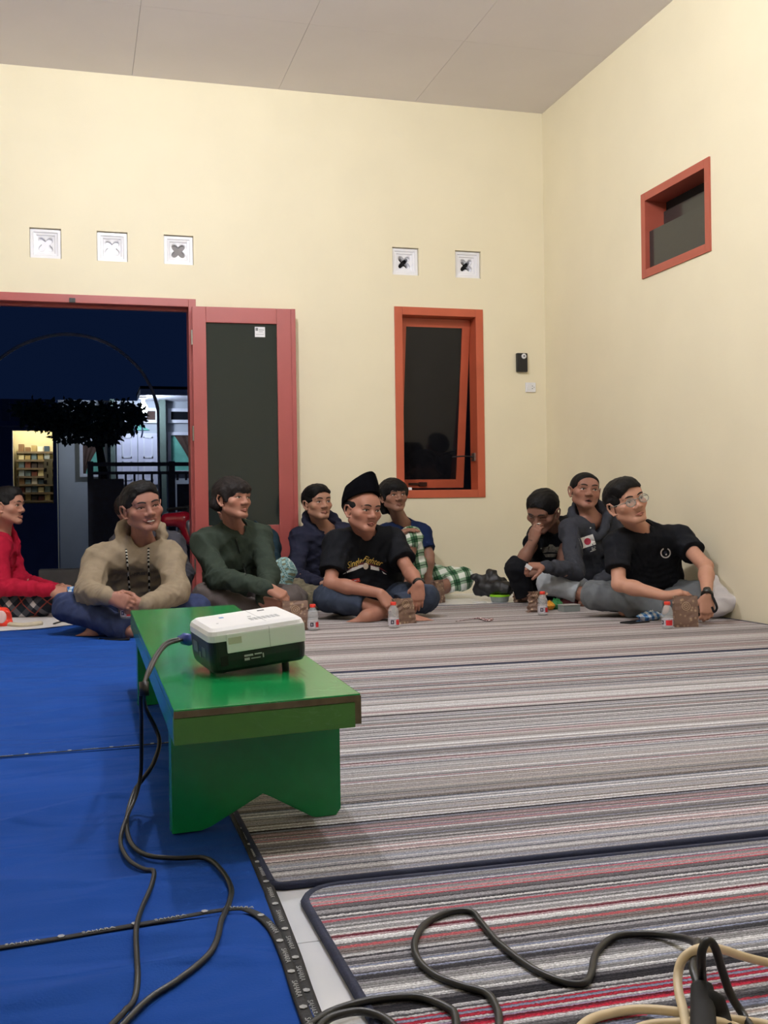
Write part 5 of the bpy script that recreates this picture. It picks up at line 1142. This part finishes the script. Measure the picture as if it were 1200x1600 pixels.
def bottle(loc, label, rz=0, tilt=None, lean=(0, 0)):
    e = empty('water_bottle', loc, label, 'bottle', 'small water bottles with red caps', rz=rz); e.rotation_euler = (lean[0], lean[1], rz)
    obj('bottle_body', BM['body'], M_PET, e); obj('bottle_cap', BM['cap'], M_CAPR, e)
    l_ = obj('label_band', BM['lab'], M_LAB, e); obj('label_print', BM['red'], M_LABR, l_); obj('label_mark', BM['dark'], M_LABD, l_); obj('label_spot', BM['spot'], M_LAB, l_)
    return e
bottle(on_floor(489, 985, CZ), 'small red-capped bottle beside the snack box behind the projector', .5)
bottle(on_floor(615, 981, CZ), 'small red-capped bottle in front of the man in the velvet cap', .4)
bottle(on_floor(848, 961, CZ), 'small red-capped bottle beside the crumpled snack bags', .3)
bottle(on_floor(1043, 982, CZ), 'small red-capped bottle beside the box of the man in glasses', -.6)
hb = J(197, 967, 5.36); bottle(tuple(hb), 'small red-capped bottle held by the man in the khaki hoodie', .2, lean=(.06, .02))
# batik paper snack bags
def batik_mat():
    m = bpy.data.materials.new('brown batik paper'); m.use_nodes = True; nt = m.node_tree; N = nt.nodes; L = nt.links; b = N['Principled BSDF']
    tc = N.new('ShaderNodeTexCoord'); vo = N.new('ShaderNodeTexVoronoi'); vo.inputs['Scale'].default_value = 48; L.new(tc.outputs['Object'], vo.inputs['Vector'])
    r1 = N.new('ShaderNodeValToRGB'); e = r1.color_ramp.elements; e[0].position = .15; e[0].color = s2l((166, 140, 114))+(1,); e[1].position = .42; e[1].color = s2l((112, 86, 72))+(1,); L.new(vo.outputs['Distance'], r1.inputs[0])
    # round medallion: rings about the upper middle
    mp = N.new('ShaderNodeMapping'); mp.inputs['Location'].default_value = (0, 0, -.105); mp.inputs['Scale'].default_value = (1, 0, 1); L.new(tc.outputs['Object'], mp.inputs[0])
    ln = N.new('ShaderNodeVectorMath'); ln.operation = 'LENGTH'; L.new(mp.outputs[0], ln.inputs[0])
    mu = N.new('ShaderNodeMath'); mu.operation = 'MULTIPLY'; mu.inputs[1].default_value = 700; L.new(ln.outputs['Value'], mu.inputs[0]); sn = N.new('ShaderNodeMath'); sn.operation = 'SINE'; L.new(mu.outputs[0], sn.inputs[0])
    r2 = N.new('ShaderNodeValToRGB'); e = r2.color_ramp.elements; e[0].position = .35; e[0].color = s2l((100, 74, 62))+(1,); e[1].position = .6; e[1].color = s2l((156, 130, 104))+(1,)
    ad = N.new('ShaderNodeMath'); ad.operation = 'MULTIPLY_ADD'; ad.inputs[1].default_value = .5; ad.inputs[2].default_value = .5; L.new(sn.outputs[0], ad.inputs[0]); L.new(ad.outputs[0], r2.inputs[0])
    lt = N.new('ShaderNodeMath'); lt.operation = 'LESS_THAN'; lt.inputs[1].default_value = .026; L.new(ln.outputs['Value'], lt.inputs[0])
    mx = N.new('ShaderNodeMix'); mx.data_type = 'RGBA'; L.new(lt.outputs[0], mx.inputs[0]); L.new(r1.outputs[0], mx.inputs[6]); L.new(r2.outputs[0], mx.inputs[7]); L.new(mx.outputs[2], b.inputs['Base Color']); b.inputs['Roughness'].default_value = .55
    return m
M_BATK = batik_mat()
def bag(loc, label, w, d, h, rz, seed, crush=.004, lean=0, open_=True, name='snack_bag', rx=0):
    r = np.random.default_rng(seed); nz_, nx = 9, 5; V = []; F = []
    per = []
    for i in range(nx): per.append((-w/2+w*i/nx, -d/2))
    for i in range(3): per.append((w/2, -d/2+d*i/3))
    for i in range(nx): per.append((w/2-w*i/nx, d/2))
    for i in range(3): per.append((-w/2, d/2-d*i/3))
    n = len(per)
    for j in range(nz_+1):
        t = j/nz_; sq = 1-.55*t*t if open_ else 1
        for i, (x, y) in enumerate(per):
            g_ = 1-.35*t if abs(x) == w/2 and abs(y) < d/2-1e-6 and open_ else 1
            V.append((x*g_+r.normal()*crush+lean*t, y*sq+r.normal()*crush, h*t*(1+(r.normal()*.012 if j == nz_ else 0))+.0))
    for j in range(nz_):
        for i in range(n): F.append((j*n+i, j*n+(i+1) % n, (j+1)*n+(i+1) % n, (j+1)*n+i))
    F.append(tuple(range(n))[::-1])
    e = empty(name, loc, label, 'bag', 'batik patterned paper snack bags', rz=rz)
    o = obj('paper_shell', pyd(V, F), M_BATK, e); o.modifiers.new('t', 'SOLIDIFY').thickness = .0012; o.rotation_euler.x = rx
    obj('folded_top', moved(box(-w*.46, w*.46, -d*.10, d*.10, h*.965, h*.985), Matrix.Translation((lean, 0, 0))), M_BATK, e)
    return e
bag(on_floor(462, 984, CZ), 'brown batik paper bag behind the projector', .130, .06, .150, -.15, 1, .0015)
bag(on_floor(632, 974, CZ), 'slanted brown batik paper bag at the capped man\'s foot', .118, .05, .135, .25, 2, .002, -.014)
bag(on_floor(683, 942, .001), 'brown batik paper bag on the tiles beside the checked sarong', .095, .06, .150, .6, 3, .0025, open_=True)
bag(on_floor(817, 941, .001), 'crumpled brown batik bag on the tiles in front of the hunched man', .11, .06, .105, .3, 4, .007)
bag(on_floor(838, 956, CZ), 'crumpled brown batik bag beside the red-capped bottle', .10, .06, .120, -.3, 5, .008, .012)
bag(on_floor(1071, 979, CZ), 'upright brown batik paper bag in front of the man in glasses', .118, .055, .155, -.32, 6, .0012)
# lime lidded tub
e = empty('food_tub', on_floor(781, 940, .0005), 'round clear tub with a lime green lid on the tiles', 'tub')
obj('tub_body', lathe([(.052, 0), (.058, .004), (.064, .034)], 24), mat('cloudy plastic', (150, 158, 156), .3, .05, 20, alpha=.75), e); obj('tub_lid', lathe([(.067, .0345), (.069, .037), (.069, .044), (.062, .047), (.05, .045)], 24), mat('lime plastic', (150, 220, 40), .35, .04), e)
# phones
def phone(u, v, z, label, rz):
    e = empty('phone', on_floor(u, v, z), label, 'phone', 'black phones on the floor', rz=rz); obj('phone_body', box(-.075, .075, -.037, .037, 0, .008, .003), M_BLACKP, e); obj('screen', box(-.071, .071, -.033, .033, .0081, .0086), mat('black glass', (12, 13, 16), .06), e)
    return e
phone(992, 973, CZ, 'black phone on the carpet in front of the man in glasses', .35); phone(178, 1000, .0105, 'black phone on the blue carpet at the jeans hem', -.1)
def pillow(name, loc, label, cat, w, d, h, m, rz, seed, extra=None):
    r = np.random.default_rng(seed); n = 12; V = []; F = []
    for sg in (1, -1):
        for j in range(n+1):
            for i in range(n+1):
                a, b = i/n*2-1, j/n*2-1; q = max(0, (1-a*a)*(1-b*b))**.5; V.append((a*w/2*(1+.03*r.normal()), b*d/2, h*.5+sg*h*.5*q+(.006*r.normal()*q)))
    N_ = (n+1)**2
    for s_ in (0, 1):
        for j in range(n):
            for i in range(n):
                f_ = [s_*N_+j*(n+1)+i, s_*N_+j*(n+1)+i+1, s_*N_+(j+1)*(n+1)+i+1, s_*N_+(j+1)*(n+1)+i]; F.append(tuple(f_ if s_ == 0 else f_[::-1]))
    o = obj(name, pyd(V, F), m, None, loc, True); o.rotation_euler.z = rz; tag(o, label, cat)
    if extra: obj('wrapper_print', box(-w*.3, w*.3, -d*.2, d*.2, h*.98, h*1.0), extra, o)
    return o
pillow('snack_packet', on_floor(1016, 969, CZ), 'crumpled blue and white snack packet beside the phone', 'packet', .13, .09, .045, plaid('blue white wrapper', (226, 230, 236), (120, 168, 214), (60, 110, 180), 30, 40, (.4, .2, .6), .5), .3, 11)
pillow('tissue', on_floor(1029, 962, CZ), 'crumpled cream tissue behind the small bottle at the right', 'tissue', .07, .05, .06, mat('cream tissue', (216, 188, 156), .8, .1, 40), .8, 12)
pillow('fruit_snack', on_floor(859, 953, CZ), 'small orange yellow wrapped snack beside the bottle', 'packet', .05, .05, .05, mat('orange wrapper', (222, 150, 40), .4, .25, 60), .2, 13)
pillow('snack_packet', on_floor(869, 952, CZ), 'crumpled green snack packet beside the clear box', 'packet', .07, .06, .06, mat('green wrapper', (40, 120, 66), .35, .7, 50), .5, 14)
e = empty('plastic_box', on_floor(889, 955, CZ), 'low clear grey plastic box in front of the pale trousers', 'box', rz=.1); obj('box_body', box(-.055, .055, -.035, .035, 0, .036, .004), mat('cloudy plastic', (150, 158, 156), .3, .05, 20, alpha=.75), e); obj('box_lid', box(-.057, .057, -.037, .037, .0365, .041, .002), mat('clear grey lid', (176, 174, 172), .3), e)
pillow('wallet', on_floor(888, 947, CZ), 'dark maroon pouch behind the clear plastic box', 'pouch', .15, .08, .045, mat('maroon leather', (78, 30, 34), .45, .2, 30), .1, 15)
# bags and cloths
def sdf_thing(name, label, cat, add, m, seed, amp=.012, freq=24, h=.007, base=None, clipz=.002):
    V_, Q_ = surf(add, h=h, disp=noise_fold(seed, amp, freq), clips=[(np.array([0, 0, clipz]), np.array([0, 0, -1.]))])
    base = np.array(base) if base is not None else np.array([V_[:, 0].mean(), V_[:, 1].mean(), V_[:, 2].min()])
    o = obj(name, np_mesh(V_-base, Q_), m, None, tuple(base)); tag(o, label, cat); return o
ZB = 7.35
bg = sdf_thing('carrier_bag', 'crumpled black carrier bag against the wall', 'bag', [cap(J(752, 918, ZB), J(790, 920, ZB-.1), .055, .05, .03), cap(J(768, 898, ZB), J(776, 915, ZB), .035, .06, .03), cap(J(740, 902, ZB), J(754, 906, ZB), .022, .03, .02), cap(J(785, 912, ZB), J(796, 922, ZB), .03, .03, .02)], mat('black film plastic', (20, 20, 23), .5, .2, 30, .3, 90), 5, .013, 30)
cl = sdf_thing('white_bundle', 'bundled white cloth between the right wall and the propped arm', 'cloth', [cap(J(1112, 912, 5.96), J(1118, 945, 5.88), .045, .07, .04), cap(J(1122, 925, 5.95), J(1138, 942, 5.86), .04, .045, .04), cap(J(1136, 936, 5.90), J(1146, 940, 5.84), .03, .016, .03)], mat('white cotton', (228, 226, 232), .85, .03, 30, .3, 200), 6, .010, 26)
tag(obj('wrist_strap', tube([J(1112, 930, 5.56), J(1117, 940, 5.55), J(1120, 950, 5.55), J(1116, 956, 5.56), J(1112, 948, 5.56)], .0065, 6), mat('black strap', (10, 10, 12), .8)), 'black strap dangling beside the watch hand', 'strap')
rb = sdf_thing('plastic_bag', 'orange red plastic bag at the left edge of the blue carpet', 'bag', [cap(J(-14, 976, 6.05), J(8, 974, 6.0), .045, .038, .03), cap(J(-6, 956, 6.05), J(10, 958, 6.0), .03, .026, .03)], mat('orange red film', (236, 62, 44), .35, .1, 20, .2, 60), 7, .010, 30)
o = obj('white_print', ellmesh(np.array(J(2, 964, 5.93))-np.array(rb.location), (.028, .008, .035), np.eye(3)), mat('white bag print', (226, 190, 186), .5), rb)
# pale mat with folded edge in the doorway
pm = empty('pale_mat', tuple(fl(60, 972)[:2])+(.0,), 'pale grey mat with a rolled cream edge in front of the plaid sarong', 'mat')
P_ = [fl(u, v, .004) for u, v in ((-60, 992), (60, 984), (124, 977), (108, 958), (-40, 962))]
def rel(p): return tuple(np.array(p)-np.array(pm.location))
obj('mat_sheet', prism([rel(p)[:2] for p in P_], .0101, .0121), mat('pale woven mat', (206, 204, 204), .85, .06, 30, .2, 120), pm)
obj('rolled_edge', tube([rel(fl(8, 975, .02)), rel(fl(36, 977, .02)), rel(fl(64, 974, .02))], .018, 8, flat=.8), mat('cream woven roll', (202, 190, 166), .85, .08, 30), pm)
obj('dashed_edge', tube([rel(fl(84, 975, .014)), rel(fl(100, 970, .014)), rel(fl(118, 965, .014))], .006, 6), mat('black dashed tape', (40, 40, 42), .8, .8, 90), pm)
pillow('snack_packet', tuple(J(114, 924, 6.40)), 'blue and white snack packet held by the man in the red hoodie', 'packet', .07, .05, .03, plaid('blue white wrapper b', (226, 232, 226), (120, 168, 214), (60, 110, 180), 30, 40, (.4, .2, .6), .5), .3, 16).rotation_euler = (1.1, 0, .3)
tag(obj('paper_scrap', moved(prism([(0, 0), (.05, .01), (.09, -.02), (.06, -.05), (.02, -.06)], 0, .0015), Matrix.Translation(on_floor(738, 941, .0006))), mat('white paper', (232, 232, 236), .6)), 'white paper scrap on the grey tiles', 'paper')
tag(obj('cloth_strap', tube([fl(712, 971, CZ+.004), fl(735, 967, CZ+.004), fl(750, 966, CZ+.006), fl(762, 969, CZ+.006), fl(770, 967, CZ+.005)], [.003, .004, .012, .014, .006], 8, flat=.4), plaid('pink check strap', (170, 140, 140), (96, 60, 66), (210, 196, 196), 60, 60, (.3, .2, .5), .5)), 'small pink checked strap lying on the taupe carpet', 'strap')
hw_ = J(826, 886, 6.50); tag(obj('folded_note', moved(box(-.022, .022, -.003, .003, -.012, .012, .002), Matrix.Translation(Vector(hw_)) @ Matrix.Rotation(.6, 4, 'Y')), mat('white paper', (232, 232, 236), .6)), 'small folded white paper held by the man with the flag patch', 'paper')
# ------------------------------------------------------------------ outside, through the doorway (night)
M_PORCH = mat('night tinted porch tile', (120, 130, 160), .35, .15, 4); M_YARD = mat('night tinted yard concrete', (110, 120, 146), .9, .2, 3, .3, 30)  # porch and yard colours lifted towards blue to stand for night-sky light
M_HSW = mat('pale house paint', (176, 182, 190), .8, .06, 2); M_FRW = mat('white window frame', (214, 216, 226), .5, .03); M_DRW = mat('white door boards', (204, 204, 222), .5, .04, 8)
M_CURT = mat('teal curtain', (110, 186, 168), .8, .2, 6); M_DRAPE = mat('brown drape', (74, 54, 46), .8, .2, 6); M_DKG = mat('night window glass', (28, 30, 36), .1, 0); M_PIL = mat('green grey pillar', (92, 108, 100), .8, .1, 4)
M_IRON = mat('night tinted iron', (34, 44, 72), .5, .2, 20); M_LEAF = mat('night toned leaf', (56, 76, 62), .6, .3, 9); M_BARK = mat('bark', (48, 38, 30), .9, .3, 14)  # iron and leaf colours lightened to carry the dim sky light
tag(obj('porch_floor', boxes([(-6.2, .4, .141, 2.4, -.16, -.03), (-6.2, .4, 2.4, 2.8, -.30, -.17), (-6.2, .4, 2.8, 3.2, -.46, -.31)]), M_PORCH), kind='structure')
tag(obj('yard_ground', box(-30, 20, 3.2, 40, -.6, -.46), M_YARD), kind='structure')
tag(obj('porch_planter', box(-3.72, -2.9, 2.0, 2.25, -.03, .16, .01), mat('dim concrete', (96, 90, 84), .85, .2, 6)), 'low concrete kerb on the dark porch', 'kerb')
YH = 10.0
def bwq(u, v, y=YH): p = bw(u, v, y); return float(p[0]), float(p[2])
def pxbox(u0, v0, u1, v1, y0, y1):
    x0, z1 = bwq(u0, v0, y0); x1, z0 = bwq(u1, v1, y0); return (min(x0, x1), max(x0, x1), y0, y1, min(z0, z1), max(z0, z1))
hs = empty('neighbour_house', (-3.0, YH, -.46), 'pale neighbouring house with white double doors lit by an outdoor lamp', 'house')
def hp_(name, me, m, par=None):
    o = obj(name, me, m); p = par or hs; o.parent = p
    if par is None: o.matrix_parent_inverse = Matrix.Translation(-Vector(hs.location))
    return o
x0_, z0_ = bwq(93, 800); x1_, z1_ = bwq(330, 628)
hp_('house_wall', box(x0_, x1_+4, YH, YH+.3, -.46, z1_), M_HSW)
hp_('fascia', box(x0_+1.2, x1_+4, YH-.9, YH+.1, z1_, z1_+.09), M_FRW)
hp_('eave', box(x0_+1.2, x1_+4, YH-.85, YH+.3, z1_+.091, z1_+.14), mat('dark roof', (40, 38, 40), .9))
def win(u0, v0, u1, v1, glass, fr=.05):
    b = pxbox(u0, v0, u1, v1, YH-.06, YH-.001); w = hp_('window_frame', boxes([(b[0], b[1], b[2], b[3], b[5]-fr, b[5]), (b[0], b[1], b[2], b[3], b[4], b[4]+fr), (b[0], b[0]+fr, b[2], b[3], b[4]+fr, b[5]-fr), (b[1]-fr, b[1], b[2], b[3], b[4]+fr, b[5]-fr)]), M_FRW)
    g_ = hp_('pane', box(b[0]+fr, b[1]-fr, YH-.02, YH-.012, b[4]+fr, b[5]-fr), glass, w); return w, b
win(224, 637, 248, 661, M_DRAPE); win(262, 638, 310, 661, M_DKG)
for (u0, v0, u1, v1, left) in ((124, 688, 168, 745, 1), (262, 675, 312, 740, 0)):
    w_, b = win(u0, v0, u1, v1, M_CURT)
    c0 = b[0]+.05 if left else b[1]-.05; sg = 1 if left else -1; W2 = (b[1]-b[0]-.1)
    n = 10; V = []; F = []
    for j in range(n+1):
        t = j/n; z = b[5]-.05-(b[5]-b[4]-.1)*t; ext = W2*(.75*(1-t)**1.3+.12)
        for i in range(7): V.append((c0+sg*ext*i/6, YH-.034+.008*math.sin(i*2.6), z))
    for j in range(n):
        for i in range(6): F.append((j*7+i, j*7+i+1, (j+1)*7+i+1, (j+1)*7+i))
    hp_('drape', pyd(V, F), M_DRAPE, w_)
b = pxbox(196, 664, 234, 672, YH-.03, YH-.001); hp_('transom', prism([(b[0], b[4]), (b[1], b[4]), (b[1]-.12, b[5]), (b[0]+.12, b[5])], YH-.03, YH-.001, 'y'), M_CURT)
b = pxbox(182, 677, 215, 757, YH-.05, YH-.001); b2 = pxbox(215.5, 677, 248, 757, YH-.05, YH-.001)
for q in (b, b2):
    d_ = hp_('house_door', box(*q, .004), M_DRW); mw = (q[1]-q[0])
    for (z0q, z1q) in ((.08, .45), (.52, .93)):
        hq = q[5]-q[4]; hp_('door_moulding', boxes([(q[0]+.08, q[1]-.08, q[2]-.012, q[2], q[4]+hq*z0q, q[4]+hq*z0q+.02), (q[0]+.08, q[1]-.08, q[2]-.012, q[2], q[4]+hq*z1q-.02, q[4]+hq*z1q), (q[0]+.08, q[0]+.1, q[2]-.012, q[2], q[4]+hq*z0q, q[4]+hq*z1q), (q[1]-.1, q[1]-.08, q[2]-.012, q[2], q[4]+hq*z0q, q[4]+hq*z1q)]), M_FRW, d_)
    hx = q[1]-.05 if q is b else q[0]+.05; hp_('door_pull', tube([(hx, q[2]-.01, q[4]+.75), (hx+.02, q[2]-.05, q[4]+.85), (hx, q[2]-.01, q[4]+.98)], .012, 6), M_IRON, d_)
for (u0, u1) in ((249, 261), (172, 181)):
    b = pxbox(u0, 640, u1, 800, YH-.25, YH-.001); hp_('pillar', box(b[0], b[1], YH-.25, YH-.001, -.46, z1_), M_PIL)
lp = J(224, 638, 16.3); e = empty('outdoor_lamp', tuple(lp), 'bright bulb under the eave of the neighbouring house', 'lamp')
mb = bpy.data.materials.new('outdoor_glow'); mb.use_nodes = True; b_ = mb.node_tree.nodes['Principled BSDF']; b_.inputs['Emission Color'].default_value = (.72, .82, 1, 1); b_.inputs['Emission Strength'].default_value = 190
obj('bulb', lathe([(.01, -.09), (.05, -.06), (.07, 0), (.05, .05), (.025, .08)], 12), mb, e, smooth=True); obj('lamp_holder', lathe([(.03, .08), (.03, .14), (.06, .15), (.06, .17)], 12), M_WPL, e)
# little shop, lit inside
YS = 9.0; sp_ = empty('corner_shop', (-6.0, YS, -.46), 'dark little shop with a lit doorway and shelves of goods', 'shop')
def sp(name, me, m, par=None):
    o = obj(name, me, m); o.parent = par or sp_
    if par is None: o.matrix_parent_inverse = Matrix.Translation(-Vector(sp_.location))
    return o
xa, zt = bwq(19, 672, YS); xb, zb = bwq(84, 786, YS); xL, _ = bwq(-120, 700, YS); xR, _ = bwq(88, 700, YS)
M_SHOPW = mat('night tinted shop wall', (76, 90, 130), .8, .1, 3)  # blue night-sky ambient mixed into the wall colour
sp('shop_wall', boxes([(xL, xa, YS, YS+.15, -.46, zt+.45), (xb, xR, YS, YS+.15, -.46, zt+.45), (xa, xb, YS, YS+.15, zt, zt+.45)]), M_SHOPW)
sp('shop_base', box(xa, xb, YS-.02, YS+.13, -.46, zb-.001), M_SHOPW); sp('dark_filler_box', box(xa+.05, xb-.5, YS+.3, YS+.5, zb-.4, zb+.42), mat('dark filler', (64, 58, 50), .7, .2, 9))  # dark box added to dim the lower half of the lit shop
sp('shop_interior', boxes([(xa-.08, xa-.02, YS+.16, YS+.94, -.46, zt+.34), (xb+.01, xb+.05, YS+.16, YS+.94, -.46, zt+.34), (xa-.08, xb+.05, YS+.945, YS+.97, -.46, zt+.4), (xa-.08, xb+.05, YS+.16, YS+.94, zt+.35, zt+.4)]), mat('cream shop interior', (206, 196, 160), .8, .1, 4))
for i in range(9): sp('awning_slat', box(xL+.3+(xR-xL-.4)*i/9, xL+.3+(xR-xL-.4)*(i+.62)/9, YS-.22, YS-.18, zt+.12, zt+.42), mat('awning slat', (84, 92, 112), .6))
sp('awning_rail', box(xL+.2, xR, YS-.25, YS-.15, zt+.04, zt+.11), M_SHOPW)
rr = random.Random(4); GC = [(200, 190, 150), (70, 60, 54), (150, 160, 170), (120, 90, 60), (90, 110, 120), (210, 205, 190), (60, 50, 48), (160, 140, 90), (110, 60, 50), (50, 70, 90)]
for r_ in range(7):
    z_ = zb+.05+(zt-zb-.2)*r_/7; sp('shop_shelf', box(xa+.02, xb-.02, YS+.62, YS+.93, z_-.03, z_), mat('shelf board', (110, 96, 76), .7))
    for k in range(5):
        x_ = xa+.05+(xb-xa-.1)*k/5; hgt = (zt-zb-.2)/7*(.5+.4*rr.random()); cI = rr.randrange(10)
        g_ = tag(obj('grocery_box', box(x_, x_+(xb-xa-.1)/5*.85, YS+.64, YS+.86, z_+.0005, z_+hgt, .004), mat('goods %d' % cI, GC[cI], .6)), 'packed goods on %s shelf of the lit shop, %s in the row' % (['the lowest', 'the second lowest', 'the third lowest', 'the middle', 'the third highest', 'the second highest', 'the highest'][r_], ['leftmost', 'second', 'middle', 'fourth', 'rightmost'][k]), 'goods', 'goods in the corner shop')
ml = bpy.data.materials.new('shop_tube_glow'); ml.use_nodes = True; b_ = ml.node_tree.nodes['Principled BSDF']; b_.inputs['Emission Color'].default_value = (1, .95, .8, 1); b_.inputs['Emission Strength'].default_value = 90
sp('tube_light', tube([(xa+.1, YS+.35, zt+.2), (xb-.1, YS+.35, zt+.2)], .025, 8, 1), ml)
sp('shop_sign', box(xa+.42, xb-.02, YS+.35, YS+.37, zt-.78, zt-.40), mat('pale sign sheet', (150, 146, 130), .7))
for i in range(4): sp('sign_writing', box(xa+.46, xb-.08-.06*(i % 2), YS+.344, YS+.349, zt-.46-.09*i-.04, zt-.46-.09*i+.015), mat('black ink', (20, 20, 22), .6))
# iron gate on the porch edge
YG = 4.2; gx0, gz = bwq(141, 724, YG); gx1, _ = bwq(330, 724, YG); _, gz2 = bwq(200, 739, YG); _, gz3 = bwq(200, 748, YG)
gt = empty('iron_gate', (gx0, YG, -.46), 'black iron gate with upright bars in front of the house', 'gate')
def gp(name, me):
    o = obj(name, me, M_IRON, gt); o.matrix_parent_inverse = Matrix.Translation(-Vector(gt.location)); return o
gp('rail', box(gx0, gx1, YG-.02, YG+.02, gz-.03, gz+.01)); gp('rail', box(gx0, gx1, YG-.015, YG+.015, gz2-.015, gz2+.015)); gp('post', box(gx0-.03, gx0+.03, YG-.03, YG+.03, -.46, gz+.02))
xm, _ = bwq(246, 724, YG); gp('gate_sheet', box(gx0+.03, xm-.35, YG-.006, YG+.006, -.40, gz3)); gp('gate_sheet', box(xm+.2, gx1, YG-.006, YG+.006, -.40, gz3-.06)); gp('post', box(xm+.12, xm+.18, YG-.03, YG+.03, -.46, gz+.02))
nb_ = 14
for i in range(1, nb_):
    x_ = gx0+(gx1-gx0)*i/nb_; gp('gate_bar', box(x_-.011, x_+.011, YG-.011, YG+.011, -.40 if xm-.35 < x_ < xm+.2 else gz3-.02, gz2-.015))
# arch over the gate
YA = 4.6; pa = [(-60, 640), (-40, 596), (0, 560), (45, 534), (105, 522), (165, 535), (212, 570), (236, 606), (247, 640)]
ar = empty('garden_arch', tuple(bw(105, 900, YA)[:2])+(-.46,), 'thin dark round arch against the night sky', 'arch')
A_ = [bw(u, v, YA) for u, v in pa]
o = obj('arch_tube', tube(A_, .020, 6), mat('pale galvanised pipe', (206, 196, 188), .4, .1), ar); o.matrix_parent_inverse = Matrix.Translation(-Vector(ar.location))
for side in (-1, 0):
    p0 = A_[side if side else 0] if side == 0 else A_[-1]
    o = obj('arch_post', tube([p0, np.array([p0[0], p0[1], -.46])], .016, 6, 1), mat('pale galvanised pipe', (206, 196, 188), .4, .1), ar); o.matrix_parent_inverse = Matrix.Translation(-Vector(ar.location))
# tree
tr_ = empty('garden_tree', tuple(bw(168, 800, 6.2)[:2])+(-.46,), 'dark leafy tree beyond the doorway', 'tree')
tb = np.array(tr_.location); rg = np.random.default_rng(3)
o = obj('trunk', tube([tb, tb+np.array([.05, 0, .9]), tb+np.array([-.03, .05, 1.5]), bw(150, 668, 6.2)], [.08, .07, .06, .03], 8), M_BARK, tr_); o.matrix_parent_inverse = Matrix.Translation(-Vector(tr_.location))
cen = [(70, 650, 40, 22), (110, 650, 45, 26), (150, 655, 45, 26), (188, 650, 40, 26), (150, 680, 30, 16), (110, 676, 34, 14), (45, 640, 30, 16), (175, 682, 14, 12), (210, 645, 16, 14)]
V = []; F = []
for (u, v, ru, rv) in cen:
    for k in range(int(ru*rv*.6)):
        t = rg.normal(size=3); t /= np.linalg.norm(t); t *= rg.uniform(.35, 1.0)**.5
        c = bw(u+t[0]*ru, v+t[2]*rv, 6.2)+np.array([0, t[1]*.4, 0]); a = nrm(rg.normal(size=3)+np.array([0, 0, -.6])); b2_ = nrm(np.cross(a, rg.normal(size=3))); L_ = rg.uniform(.05, .11); w_ = L_*.28; i0 = len(V)
        V += [c, c+a*L_*.5+b2_*w_, c+a*L_, c+a*L_*.5-b2_*w_]; F.append((i0, i0+1, i0+2, i0+3))
o = obj('foliage', pyd([np.array(v)-tb for v in V], F), M_LEAF, tr_); o['kind'] = 'stuff'
# motorbike standing on the porch
mk = empty('motorbike', tuple(bw(290, 930, 1.1)[:2])+(-.03,), 'red motorbike parked on the porch behind the door frame', 'motorbike'); mo = np.array(mk.location)
M_MR = mat('red motorbike plastic', (150, 20, 34), .2, .05, coat=.4); M_MK = mat('black rubber', (16, 16, 18), .6); M_MC = mat('grey fairing', (120, 122, 128), .3, metal=.4)
def mp_(name, add, m, h=.012):
    V_, Q_ = surf(add, h=h); return obj(name, np_mesh(V_-mo, Q_), m, mk)
Zm = 8.55
mp_('front_cowl', [cap(J(262, 812, Zm), J(288, 812, Zm), .055, .06, .03), cap(J(288, 812, Zm), J(300, 838, Zm), .06, .07, .03), cap(J(300, 838, Zm), J(330, 850, Zm+.1), .07, .08, .03)], M_MR)
mp_('grey_panel', [cap(J(296, 818, Zm-.08), J(304, 842, Zm-.08), .03, .035, .02)], M_MC)
mp_('seat', [cap(J(300, 800, Zm+.1), J(380, 806, Zm+.3), .06, .07, .03)], M_MK)
for (u, v) in ((268, 905), (390, 905)):
    c = J(u, v, Zm+.1); R_ = float(c[2]+.03); c = np.array([c[0], c[1], -.03+.24])
    o = obj('wheel', tube([c-mo+np.array([.24*math.cos(t)*.96, .24*math.cos(t)*.28, .24*math.sin(t)]) for t in np.linspace(0, 2*PI, 25)], .035, 8, 1), M_MK, mk)
    mp_('fork', [cap(c, J(u+14, 830, Zm+.05), .02, .025, .01)], M_MC)
mp_('handlebar', [cap(J(262, 796, Zm-.05), J(300, 792, Zm+.1), .014, .014, .01), cap(J(300, 792, Zm+.1), J(300, 815, Zm), .02, .03, .01)], M_MK)

tag(obj('porch_side_wall', box(-2.15, .4, 2.0, 2.12, -.03, 3.2), mat('brown grey render', (120, 108, 96), .9, .1, 4)), kind='structure')
